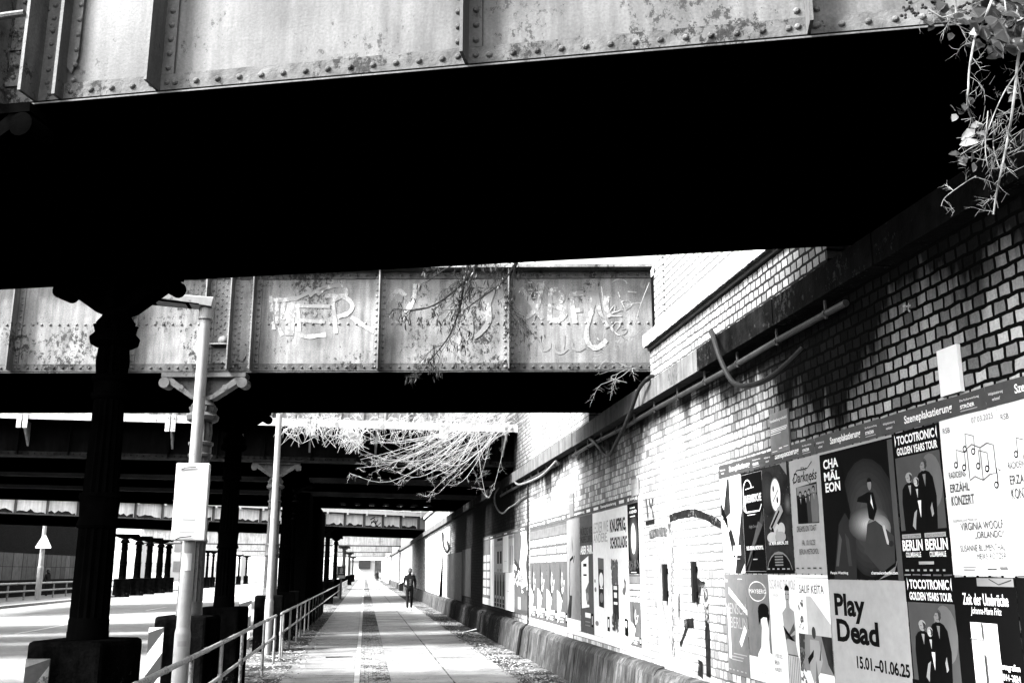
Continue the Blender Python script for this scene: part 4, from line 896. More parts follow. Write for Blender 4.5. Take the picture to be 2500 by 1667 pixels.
# lower row
poster(YE[0], YE[1], ZR0, ZR1-.01, PAPERB, 'grey poster with white slanted bars at lower left of the right group', [('p', [(.2, .87), (1, .65), (1, .6), (.2, .8)], WHITE), ('t', 'MENSCH', .02, .6, .93, .11, INKL), ('t', 'BERLIN', .22, .46, .76, .11, INKL), ('r', .1, .15, .2, .66, WHITE), ('p', [(.85, .5), (.95, .45), (.68, .28), (.6, .33)], WHITE), ('r', .3, .2, .9, .21, INKL), ('r', .2, .17, .75, .18, INKL), ('r', .2, .14, .7, .15, INKL), ('t', 'Foto', .02, .92, .15, .04, WHITE), ('r', .65, .95, .85, .956, WHITE)]+logos(.035, 5, INKL))
poster(YE[1], YE[2], ZR0, ZR1-.01, PAPERB, 'grey poster of a dark-haired head under a white ringed title', [('l', arc(.5, .84, .38, .09, 0, 360, 26), .005, WHITE), ('l', arc(.48, .84, .36, .095, 20, 370, 26), .004, WHITE), ('t', 'MAYBERG', .13, .82, .74, .04, WHITE), ('p', [(.35, .0), (.4, .25), (.55, .32), (.62, .5), (.58, .6), (.75, .66), (.95, .58), (.9, .4), (.92, .28), (1, .27), (1, 0)], PAPER), ('e', .72, .67, .23, .06, INK), ('p', [(.5, .56), (.6, .54), (.58, .44), (.53, .46)], GR[5]), ('p', [(.48, .66), (.5, .52), (.6, .58), (.7, .6), (.85, .6), (.9, .5), (.97, .62), (.8, .73)], INK), ('r', 0, .0, 1, .22, PAPER), ('t', '20.02.2025', .2, .14, .7, .04, INKL), ('t', 'LIDO BERLIN', .2, .07, .7, .03, INKL)])
poster(YE[2], YE[3], ZR0, ZR1-.01, PAPER, 'white poster of a lean bare-chested man with crossed arms', [('t', 'OSCAR AND THE WOLF', .03, .87, .94, .085, INKL), ('t', '+ DOLPHIN LOVE', .05, .8, .3, .025, INKL), ('p', [(.58, .28), (.5, .5), (.46, .66), (.6, .71), (.62, .77), (.72, .77), (.74, .71), (.88, .68), (.9, .52), (.88, .4), (.95, .28)], GR[6]), ('e', .67, .82, .08, .075, GR[6]), ('p', arc(.67, .86, .085, .05, 0, 180, 8), INK), ('r', .6, .825, .64, .832, INK), ('r', .69, .825, .73, .832, INK), ('r', .64, .78, .7, .785, INK), ('p', [(.47, .55), (.55, .42), (.85, .58), (.88, .52), (.6, .44), (.86, .48), (.85, .42), (.55, .48)], GR[3]), ('p', [(.58, .3), (.95, .3), (1, .05), (.98, 0), (.62, 0), (.56, .12)], GR[7]), ('t', '21 FEB 2025', .08, .25, .3, .035, GR[1]), ('t', 'BERLIN', .08, .19, .18, .035, GR[1]), ('t', "HUXLEY'S", .08, .13, .25, .035, GR[1])]+[('l', [(.6+.06*i, .29), (.58+.065*i, .0)], .007, INK) for i in range(7)]+[('l', [(.6, .3), (.94, .3)], .012, GR[3])])
poster(YE[3], YE[4], ZR0, ZR1-.01, PAPER, 'white poster with a bold black singer name over a seated man', [('t', 'SALIF KE\u00cfTA', .1, .845, .76, .085, INK), ('l', [(0, .975), (1, .975)], .003, INK), ('p', [(.3, .82), (.45, .82), (1, .6), (1, .5), (.3, .5)], GR[7]), ('r', .0, .2, 1., .5, GR[5]), ('p', [(.7, .5), (1, .5), (1, .2), (.85, .28)], INKD), ('p', [(0, .5), (.2, .5), (.15, .3), (0, .2)], GR[2]), ('e', .48, .52, .06, .05, GR[2]), ('p', [(.35, .46), (.62, .46), (.7, .3), (.6, .2), (.4, .1), (.3, .2)], GR[6]), ('p', [(.25, .3), (.45, .38), (.43, .32), (.27, .25)], INK), ('p', [(.6, .3), (.7, .46), (.64, .3)], GR[2]), ('p', [(.45, .1), (.55, .1), (.5, .3)], GR[4])]+dots(0, .05, .2, .8, 50, GR[4], .02)+[('t', '28.05.2025 BERLIN', .2, .06, .7, .035, GR[1]), ('t', 'RBB SENDESAAL', .28, .015, .55, .03, INKL)])
poster(YE[4], YE[5], ZR0-.2, ZR1-.042, PAPERL, 'large light grey poster with a big two-line black title', [('t', 'Play', .07, .72, .42, .19, INK, 0, .035), ('t', 'Dead', .08, .592, .56, .15, INK, 0, .035), ('t', '15.01.\u201301.06.25', .33, .44, .64, .08, INK, 0, .03)])
poster(YE[5], YE[6], ZR0, ZR1-.01, INK, 'black poster with three band members, lower of the two alike', toco())
zeit = lambda: [('t', 'Zeit der Umbr\u00fcche', .13, .845, .74, .065, WHITE, 0, .015), ('t', 'Johanna-Maria Fritz', .25, .785, .5, .05, WHITE, .25), ('r', .4, .95, .98, .995, GR[5]), ('l', [(.6, .99), (.75, .96), (.95, .985)], .006, INKD), ('r', .22, .3, .66, .75, PAPER), ('r', .22, .18, .66, .3, GR[2])]+dots(.23, .16, .65, .3, 60, GR[5], .014)+[('r', .42, .66, .44, .75, INKD), ('r', .42, .34, .45, .58, GR[2]), ('l', [(.22, .66), (.66, .65)], .005, GR[5]), ('l', [(.5, .46), (.64, .43)], .004, GR[4]), ('p', [(.22, .33), (.3, .4), (.35, .2), (.22, .18)], INK), ('r', .03, -.0, .62, .15, GR[2])]+dots(.04, .01, .6, .14, 60, GR[5], .02)+[('t', 'Fotografien', .68, .505, .3, .045, WHITE), ('t', '2014\u20132024', .68, .46, .29, .035, WHITE), ('t', 'Ausstellung', .66, .26, .26, .035, WHITE), ('t', 'Willy-', .66, .205, .17, .045, WHITE, 0, .01), ('t', 'Brandt-', .66, .15, .22, .04, WHITE, 0, .01), ('t', 'Haus', .67, .1, .17, .035, WHITE, 0, .01)]
poster(YE[6], YE[7], ZR0-.1, ZR1-.015, INK, 'black exhibition poster with a white window photo, uncut', zeit())
poster(YE[7], YE[8], ZR0-.1, ZR1-.015, INK, 'black exhibition poster cut by the lower right corner of the photo', zeit())
# ---- middle group (between the downpipe and the sprayed bricks)
Z5 = lambda x: 1280+x/3.92
ME = [hY(Z5(x)) for x in (58, 130, 217, 316, 414, 538, 665, 825, 1005, 1112)]
MZ0, MZ1 = .74, 2.5
flame = lambda k: [('r', 0, .88, 1, .97, INKG), ('t', 'UNTEN ZU', .04, .79, .92, .075, WHITE, 0, .03), ('t', 'ABGEGRILLT', .04, .70, .92, .065, WHITE, 0, .03), ('t', 'FEUER FREI', .04, .615, .92, .065, WHITE, 0, .03), ('p', [(.3, .6), (.42, .5), (.38, .42), (.55, .35), (.5, .2), (.38, .3), (.25, .34), (.28, .48)], GR[2]), ('p', [(.5, .52), (.6, .42), (.75, .44), (.66, .35), (.5, .3), (.45, .4)], PAPER), ('p', [(0, .34), (.25, .31), (.5, .24), (.2, .06), (0, .02)], PAPER), ('e', .5, .42, .12, .06, GR[5]), ('e', .62, .39, .06, .03, GR[3]), ('r', .3, .09, .75, .13, PAPER), ('r', .82, .04, .97, .13, INK), ('r', .85, .06, .93, .11, PAPER), ('r', .3, .06, .6, .07, PAPER), ('r', .3, .035, .6, .045, PAPER)]
for i in range(4):
    poster(ME[i], ME[i+1], MZ0, MZ1, M('flame_paper', .085, .7, .15, 3., .2, .12, 6, spec=.05), 'grey flame poster with white headlines, '+('first', 'second', 'third', 'fourth')[i]+' from the left of four', flame(i))
poster(ME[4], ME[5], MZ0, MZ1, M('pale_print', .2, .7, .1, 3., .1, .12, 6, spec=.05), 'light poster with a dark curving figure, right of the four flame posters', [('p', [(.4, .85), (.5, .75), (.45, .68), (.38, .75)], GR[4]), ('l', [(.5, .65), (.25, .62), (.2, .5), (.22, .4), (.16, .33), (.2, .2), (.1, .1)], .045, INK), ('l', [(.6, .66), (.5, .6)], .03, INK), ('p', [(.0, .15), (.2, .3), (.38, .3), (.3, .12), (.1, .02)], INKD), ('l', [(.62, .55), (.7, .4), (.65, .3)], .02, GR[5]), ('e', .8, .25, .2, .1, GR[5]), ('r', .0, .0, 1., .09, PAPER)])
poster(ME[5], ME[6], MZ0, MZ1, M('flame_paper', .085), 'grey curry poster with dark and white headlines and a slanted white pack', [('t', 'W\u00dcRZIG WIE', .04, .83, .92, .08, INKD, 0, .02), ('t', 'ANDERE CURRYS,', .04, .755, .92, .07, INKD, 0, .02), ('t', 'ABER FAIR.', .04, .665, .92, .075, WHITE, 0, .04), ('p', [(.1, .6), (.65, .65), (.66, .22), (.1, .2)], PAPER), ('r', .25, .56, .5, .585, INK), ('r', .25, .48, .5, .495, INKD), ('p', [(.4, .36), (.66, .43), (.66, .24), (.5, .24)], GR[4]), ('e', .52, .3, .1, .04, GR[6]), ('r', .35, .13, .75, .17, PAPER), ('r', .8, .06, .95, .17, INK), ('r', .83, .08, .91, .15, PAPERL), ('r', .35, .09, .7, .1, INKG), ('r', .35, .06, .7, .07, INKG)])
poster(ME[6], ME[7], MZ0, MZ1, PAPER, 'white poster with pale headline and one dark upright chocolate bar pack', [('t', 'LECKER WIE', .05, .83, .9, .09, INKL, 0, .01), ('t', 'ANDERE,', .05, .74, .85, .085, INKL, 0, .01), ('r', 0, .0, 1, .72, PAPER), ('p', [(.3, .63), (.65, .62), (.62, .23), (.32, .24)], INKD), ('p', [(.3, .63), (.65, .62), (.65, .53), (.3, .54)], GR[4]), ('e', .48, .45, .12, .06, PAPER), ('e', .48, .31, .1, .04, INKG), ('r', .4, .38, .58, .39, PAPER), ('e', .12, .37, .06, .02, INKG), ('e', .1, .44, .04, .015, INKG), ('e', .18, .1, .1, .02, INKG), ('r', .8, .06, .93, .17, INK), ('r', .83, .09, .9, .15, PAPER)])
poster(ME[7], ME[8], MZ0, MZ1, PAPER, 'white poster with black crispy chocolate headline and a tall dark pack', [('t', 'KNUSPRIG,', .05, .80, .87, .12, INK, 0, .04), ('t', 'SCHOKOLADIG', .05, .69, .9, .09, INK, 0, .04), ('p', [(.12, .42), (.45, .42), (.45, .17), (.12, .12)], INKD), ('r', .18, .38, .38, .41, PAPER), ('r', .2, .32, .36, .36, PAPER), ('r', .18, .27, .38, .29, PAPER)]+dots(.12, .43, .42, .6, 70, GR[4], .035)+dots(.1, .08, .4, .18, 30, GR[3], .03)+dots(.65, .36, .85, .46, 8, GR[4], .03)+[('r', .78, .06, .93, .18, INK), ('e', .86, .14, .04, .025, PAPER), ('t', 'Gutes Essen.', .35, .11, .3, .02, INKG), ('t', 'Fair gehandelt.', .35, .075, .32, .02, INKG)])
poster(ME[8], ME[9], (MZ0+MZ1)/2-.0, MZ1, INK, 'black poster with a bright white glow, right end of the middle group', blur(.5, .5, .46, .36, GR[1:8])+[('e', .5, .5, .2, .22, PAPER), ('r', .25, .93, .7, .95, WHITE), ('t', 'ABEND', .15, .86, .7, .045, WHITE, 0, .04), ('r', .25, .81, .7, .825, WHITE)]+dots(.0, .05, 1, .2, 50, GR[3], .03)+[('r', .25, .015, .75, .03, INKL)])
poster(ME[8], ME[9], MZ0, (MZ0+MZ1)/2-.005, M('flame_paper', .085), 'small grey flame poster below the black glowing one', flame(0))
# pale backing sheet & top strips of the middle group
for i in range(5):
    a = ME[2*i] if 2*i < 10 else ME[9]; c = ME[min(2*i+2, 9)]
    if a > c: poster(a, c, MZ1+.006, MZ1+.115, M('flame_paper', .085), 'pale header strip over the middle posters, '+('first', 'second', 'third', 'fourth', 'fifth')[i]+' from the left', [('r', .05, .3, .2, .7, PAPER), ('t', 'Szeneplakatierung', .27, .25, .45, .5, PAPER, 0, .03), ('r', .8, .3, .93, .7, PAPER), ('r', 0, 0, 1, .05, INKG)], 'header strip', 'header strips above the middle posters', 'header_strip', .006)
poster(ME[9], hY(1575), MZ0-.03, MZ1+.1, PAPER, 'blank white paper margin at the right end of the middle posters', [])
poster(hY(1293), ME[9], MZ0-.075, MZ0-.004, PAPER, 'white paper lower margin strip under the middle posters', [])
# ---- left group beyond the downpipe
Z6 = lambda x: 1100+x/6.03
LE = [hY(Z6(x)) for x in (478, 590, 640, 770, 855, 938, 1060, 1140)]
LZ0, LZ1 = .76, 2.5; mid = 1.63
poster(LE[0], LE[1], LZ0, LZ1, M('flame_paper', .085), 'grey gridded poster at the far end of the left group', [('r', .05+.5*i, .15+.13*j, .45+.5*i, .25+.13*j, PAPERL) for i in range(2) for j in range(5)]+[('r', 0, 0, 1, .1, PAPERL)])
poster(LE[1], LE[2], LZ0, LZ1, PAPER, 'narrow white torn poster strip in the left group', [('l', [(.5, .9), (.6, .3)], .03, INKL)])
poster(LE[2], LE[3], mid, LZ1, PAPERL, 'pale poster with two dark figures, upper row of the left group', [('r', .4, .25, .6, .6, INKD), ('r', .7, .25, .9, .6, INKD), ('r', .4, .9, 1, .97, INKD), ('r', .4, .02, .6, .1, INKG), ('r', .7, .02, .9, .1, INKG), ('t', 'BERLIN', .1, .75, .8, .07, INKG)])
poster(LE[3], LE[4], mid, LZ1, PAPER, 'blank white poster in the upper row of the left group', [('r', .2, .3, .7, .31, INKL)])
poster(LE[2], LE[3]-.5*(LE[3]-LE[4]), LZ0, mid-.005, INKG, 'poster of four dark bottles in the lower row of the left group', [q for i in range(4) for q in (('r', .08+.23*i, .15, .22+.23*i, .75, INKD), ('p', [(.1+.23*i, .75), (.2+.23*i, .75), (.17+.23*i, .95), (.13+.23*i, .95)], INKD), ('e', .15+.23*i, .08, .08, .05, INK), ('e', .15+.23*i, .3, .05, .05, PAPERL))])
poster(LE[3]-.5*(LE[3]-LE[4]), LE[5], LZ0, mid-.005, PAPER, 'plain pale poster left of the dark patterned one', [('r', .2, .5, .5, .51, INKL)])
poster(LE[4], LE[5], mid, LZ1, PAPERL, 'pale poster with two dark uprights, upper right of the left group', [('r', .3, .2, .45, .7, INKG), ('r', .65, .2, .85, .7, INKG), ('r', 0, .9, 1, .97, INKG)])
poster(LE[5], LE[7], LZ0, LZ1, M('flame_paper', .085), 'large grey poster with white torn shapes just left of the downpipe', [('p', [(.0, .65), (.4, .55), (.6, .9), (.5, 1), (.9, 1), (1, .75), (.85, .6), (1, .3), (.6, .25), (.4, .5), (0, .55)], PAPER), ('p', [(.0, .62), (.45, .5), (.5, .55), (.05, .68)], INKD), ('r', .2, .45, .32, .6, INKD), ('p', [(.55, .3), (.9, .22), (.95, .35)], GR[3]), ('r', .3, .03, .5, .2, PAPERL), ('r', 0, .0, 1, .05, PAPERD)]+dots(.05, .35, .8, .48, 60, GR[3], .03)+dots(.05, .35, .8, .48, 40, GR[7], .03))
for i in range(3): poster(LE[0]+(LE[7]-LE[0])*i/3, LE[0]+(LE[7]-LE[0])*(i+1)/3-.02, LZ1+.006, LZ1+.11, M('flame_paper', .085), 'pale header strip over the left posters, '+('far', 'centre', 'near')[i]+' one', [('r', .1, .3, .5, .6, INKG), ('r', .65, .3, .85, .6, PAPER)], 'header strip', 'header strips above the left posters', 'header_strip', .006)
# torn sheet curling off the bright wall further down
t = thing('torn_poster', 'large torn white sheet curling off the bright wall down the path', 'poster', (0, 0, 0))
ya, yb = hY(1081), hY(1052); za, zb = .7, 2.6
b = MB(); n = 8
for i in range(n+1):
    k = i/n; yy = ya+(yb-ya)*k
    for j in range(7):
        q = j/6; cur = .13*max(0, .35-k)**2*8*(1-q)+.02; b.v.append(V((XW-cur, yy, za+(zb-za)*q+(.25*(k-.5) if j == 0 else 0))))
for i in range(n):
    for j in range(6): k = i*7+j; b.f.append([k, k+7, k+8, k+1])
b.build('sheet', PAPER, t)

# ------------------------------------------------------------------ vegetation
def leafq(b, p, d, n, L, w):
    d = d.normalized(); s = d.cross(n).normalized(); n = s.cross(d)
    k = len(b.v); b.v += [p, p+d*L*.35+s*w+n*L*.05, p+d*L*.75+s*w*.7, p+d*L-n*L*.1, p+d*L*.75-s*w*.7, p+d*L*.35-s*w+n*L*.05]; b.f.append([k+i for i in range(6)])
def rv(): return V((random.uniform(-1, 1), random.uniform(-1, 1), random.uniform(-1, 1)))
# dark bare tree behind the parapet whose boughs hang in front of the graffiti girder
tr = thing('bare_tree', 'bare dark tree rooted above the wall, its twigs hanging over the graffiti girder', 'tree', (4.9, 9.6, 4.5))
def T(px, py, Y): return ony(px, py, Y)-V((4.9, 9.6, 4.5))
tb = MB(); tw = MB(); pods = MB()
tb.tube(smooth_path([(0, 0, -.6), (-.15, .1, 1.5), (-.5, .3, 3.4), (-1.2, .5, 4.8)], 4), [.2-.1*i/12 for i in range(13)], 10)
def twigs(b, p, d, L, r, lev, droop=.25, pod=True):
    n = 5; pts = [p]; q = p; dd = d.normalized()
    for i in range(n):
        dd = (dd+rv()*.32+V((0, 0, -droop*.3))).normalized(); q = q+dd*L/n; pts.append(q)
    b.tube(pts, [r*(1-.8*i/n) for i in range(n+1)], 4 if lev else 5, False)
    if lev > 0:
        for i in range(1, n+1):
            for _ in range(random.choice((1, 1, 2))):
                s = (dd+rv()*.95).normalized(); twigs(b, pts[i], s, L*random.uniform(.35, .6), r*.55, lev-1, droop, pod)
    elif pod and random.random() < .13:
        for _ in range(random.randint(2, 5)): leafq(pods, pts[-1]+rv()*.02, V((random.uniform(-.5, .5), random.uniform(-.5, .5), -1)), rv(), random.uniform(.05, .1), .007)
boughs = [([(1300, 500, 10.4), (1220, 590, 10.9), (1170, 640, 11.0), (1120, 700, 11.0), (1060, 745, 11.0), (1000, 760, 11.0)], .028), ([(1250, 540, 10.6), (1160, 610, 10.9), (1135, 680, 11.0), (1125, 740, 11.05), (1110, 790, 11.1), (1090, 830, 11.1), (1050, 880, 11.1)], .024),
          ([(1330, 520, 10.7), (1260, 640, 11.), (1225, 690, 11.), (1170, 730, 11.0), (1130, 760, 11.)], .02), ([(1300, 560, 10.8), (1255, 660, 11.05), (1248, 730, 11.1), (1246, 770, 11.1)], .018), ([(1250, 560, 10.7), (1170, 630, 10.95), (1100, 650, 11.), (1040, 690, 11.)], .018)]
for pts, r in boughs:
    P_ = [T(*q) for q in pts]; P_ = [V((-1.2, .5, 4.8)), P_[0]+V((.3, -.2, 1.2))]+P_
    S_ = smooth_path(P_, 4); n = len(S_); tb.tube(S_, [r*1.1*(1-.8*i/n) for i in range(n)], 5)
    for i in range(9, n, 2): twigs(tw, S_[i], (S_[min(i+1, n-1)]-S_[i-1]).normalized()+rv()*.9, random.uniform(.2, .5), r*.22, 2)
for k in range(14): twigs(tw, T(random.uniform(950, 1560), random.uniform(540, 640), random.uniform(13.5, 15)), rv()+V((0, 0, .6)), .8, .01, 2, 0, False)
tb.build('trunk', TWIG, tr); tw.build('twigs', TWIG, tr); pods.build('seed_pods', LEAF, tr)
# thin creeper twigs at the wall end of that girder
b = MB()
for pts in ([(1582, 903, 11.2), (1545, 898, 11.1), (1510, 885, 11.1), (1475, 862, 11.1), (1432, 840, 11.1)], [(1560, 905, 11.2), (1520, 898, 11.1), (1490, 905, 11.05), (1463, 914, 11.)], [(1540, 900, 11.), (1515, 920, 11.), (1490, 930, 11.), (1468, 938, 11.)], [(1530, 900, 11.), (1508, 912, 11.), (1492, 922, 11.), (1530, 934, 11.)], [(1468, 700, 11.2), (1478, 780, 11.2), (1470, 850, 11.2), (1482, 840, 11.2)], [(1585, 690, 11.3), (1565, 740, 11.2), (1550, 790, 11.2), (1535, 830, 11.2)], [(1585, 798, 11.2), (1550, 820, 11.2), (1535, 832, 11.2), (1500, 805, 11.2)]):
    b.tube(smooth_path([ony(*q) for q in pts], 4), .0045, 4)
    for q in pts[1::2]: twigs(b, ony(*q), rv()+V((-.8, 0, -.2)), .22, .003, 1, .2, False)
tag(b.build('creeper', M('creeper_stem', .3, .8, .4, 10.)), 'thin creeper twigs sprouting at the wall end of the graffiti girder', 'plant')
# pale bush of arching stems before the walkway bridge
bs = thing('hanging_bush', 'pale leafless bush arching down from the wall in front of the walkway bridge', 'bush', onx(1250, 1000, 3.0))
o_ = bs.location.copy(); b = MB(); b2 = MB()
def arch(p0, p1, sag, r):
    m1 = p0+(p1-p0)*.4+V((0, 0, -sag*.85)); m2 = p0+(p1-p0)*.75+V((0, 0, -sag)); pts = smooth_path([p0-o_, m1-o_, m2-o_, p1-o_], 5); n = len(pts)
    b.tube(pts, [r*(1-.75*i/n) for i in range(n)], 4, False)
    for i in range(3, n, 2):
        for _ in range(1): twigs(b2, pts[i], (pts[min(i+1, n-1)]-pts[i-1]).normalized()*.6+rv(), random.uniform(.08, .26), .0026, 1, .1, False)
for k in range(58):
    Y = random.uniform(20.3, 22.); p0 = ony(random.uniform(1150, 1300), random.uniform(960, 1040), Y); t_ = random.random()
    if k < 40: p1 = ony(random.uniform(850, 1130), 1085+random.uniform(-55, 75), Y+random.uniform(-.4, .3)); sag = random.uniform(.0, .6)
    else: p1 = ony(random.uniform(960, 1200), random.uniform(1120, 1225), Y); sag = random.uniform(-.1, .3)
    p0.x = min(p0.x, 3.6); arch(p0, p1, sag, random.uniform(.006, .012))
b.build('stems', STEM, bs); b2.build('twigs', STEM, bs)
# dried growth on the walkway
b = MB()
for k in range(600):
    px = random.choice((random.uniform(690, 830), random.uniform(830, 1240), random.uniform(900, 1240))); p = ony(px, random.uniform(1015, 1050), 22.1+random.uniform(-.2, .25)); p.z += random.uniform(-.1, .1)
    d = V((random.uniform(-1, 1), random.uniform(-.5, .3), random.uniform(-.9, 1.)))
    b.tube([p, p+d*.14, p+d*.26+V((0, 0, -.1))], [.006, .005, .002], 3, False)
for c in ((852, 1060), (862, 1075), (720, 1060), (760, 1060), (805, 1062)):
    for k in range(40 if c[0] > 840 else 10):
        p = ony(c[0]+random.gauss(0, 10), c[1]-20, 22.1); b.tube(smooth_path([p, p+V((random.uniform(-.2, .2), -.1, -.15)), p+V((random.uniform(-.3, .3), -.1, -random.uniform(.2, .5)))], 3), .0055, 3, False)
o = b.build('dry_growth', STEM); o['kind'] = 'stuff'; o['label'] = 'tangle of pale dry grass and stems along the walkway edge of the third bridge'
# bramble hanging at the top right corner
br = thing('bramble', 'bramble stems and leaves hanging from the top right corner before the wall', 'plant', ony(2450, 10, 3.1))
o_ = br.location.copy(); b = MB(); lf = MB(); lfl = MB(); tw = MB(); bq = MB()
Q = lambda x, y, Y=3.2: ony(2200+x/3.017, y/3.017, Y)-o_
for pts, r in (([(690, -60), (640, 80), (600, 180), (550, 260), (520, 400), (500, 540), (495, 660), (490, 790), (530, 900)], .010), ([(980, -60), (930, 120), (890, 300), (860, 450), (840, 650), (810, 880), (780, 1050), (740, 1250), (700, 1440), (680, 1580)], .012),
               ([(200, 70), (300, 130), (400, 180), (540, 250)], .006), ([(930, 420), (840, 560), (760, 680), (690, 830), (640, 960), (590, 1070)], .006), ([(850, 540), (870, 650), (900, 830)], .006), ([(690, 900), (680, 1080), (720, 1230)], .005), ([(550, 1300), (480, 1340), (330, 1450), (295, 1520)], .004), ([(640, 820), (620, 1080), (640, 1230), (660, 1290)], .004), ([(860, 30), (840, 200), (800, 330)], .006), ([(760, -20), (770, 150), (700, 300)], .006)):
    P_ = smooth_path([Q(x, y, 3.2+.05*math.sin(x)) for x, y in pts], 5); n = len(P_); b.tube(P_, [r*.55*(1-.5*i/n) for i in range(n)], 6)
    for i in range(2, n, 3): twigs(tw, P_[i], rv()+V((0, 0, -.3)), random.uniform(.04, .11), .0013, 1, .2, False)
for k in range(90):
    x = random.gauss(760, 120); y = random.uniform(550, 1500) if k > 60 else random.uniform(850, 1100); p = Q(x, y, 3.2+random.uniform(-.1, .2)); d = V((random.uniform(-1, .2), 0, random.uniform(-1, -.1)))
    tw.tube([p, p+d*random.uniform(.04, .14)], .001, 3, False)
for x, y in ((30, 70), (70, 60), (120, 110), (15, 120), (170, 50), (230, 20), (60, 10), (440, 60), (490, 90), (300, 20), (90, 85), (470, 30), (520, 20)):
    for _ in range(4): bq.ball(Q(x+random.uniform(-20, 20), y+random.uniform(-16, 16)), .006, 6, 4)
tw.tube([Q(0, 80), Q(100, 20), Q(200, -30)], .003, 4).tube([Q(110, 30), Q(120, 110)], .002, 4).tube([Q(400, -10), Q(405, 90), Q(400, 180)], .004, 4)
for x, y, L, lt in ((200, 150, .07, 0), (240, 190, .06, 0), (300, 90, .08, 0), (430, 100, .07, 0), (370, 230, .06, 0), (620, 80, .1, 0), (630, 40, .09, 0), (600, 120, .08, 0), (720, 400, .07, 0), (740, 330, .05, 0), (880, 110, .08, 1), (900, 60, .06, 1), (400, 830, .06, 1), (540, 960, .08, 1), (600, 910, .07, 1), (560, 1030, .09, 1), (610, 1010, .07, 1), (440, 1130, .06, 0), (490, 1170, .07, 1), (530, 1200, .06, 1), (475, 1220, .06, 1), (620, 950, .06, 1), (470, 760, .06, 0), (515, 720, .05, 0), (440, 820, .06, 0), (290, 10, .09, 0), (330, 20, .08, 0), (860, 680, .06, 1), (810, 660, .06, 1), (745, 840, .05, 0), (760, 1220, .04, 1)):
    for _ in range(2): leafq(lfl if lt else lf, Q(x+random.uniform(-12, 12), y+random.uniform(-12, 12)), V((random.uniform(-1, -.1), random.uniform(-.6, .2), random.uniform(-1, .3))), V((random.uniform(-.4, .4), -1, random.uniform(.1, .8))), L*.75, L*.24)
for k in range(170): leafq(lf, Q(random.gauss(760, 140), random.uniform(-30, 330), 3.2+random.uniform(-.1, .3)), V((random.uniform(-1, 1), -.3, random.uniform(-1, .4))), V((random.uniform(-.5, .5), -1, .3)), random.uniform(.04, .09), random.uniform(.012, .026))
BST = M('bramble_stem', .16, .6, .8, 14., 0, 0); b.build('stems', BST, br, True); tw.build('thorny_twigs', BST, br); lf.build('leaves', LEAF, br); lfl.build('pale_leaves', LEAFL, br); bq.build('berries', TWIG, br)

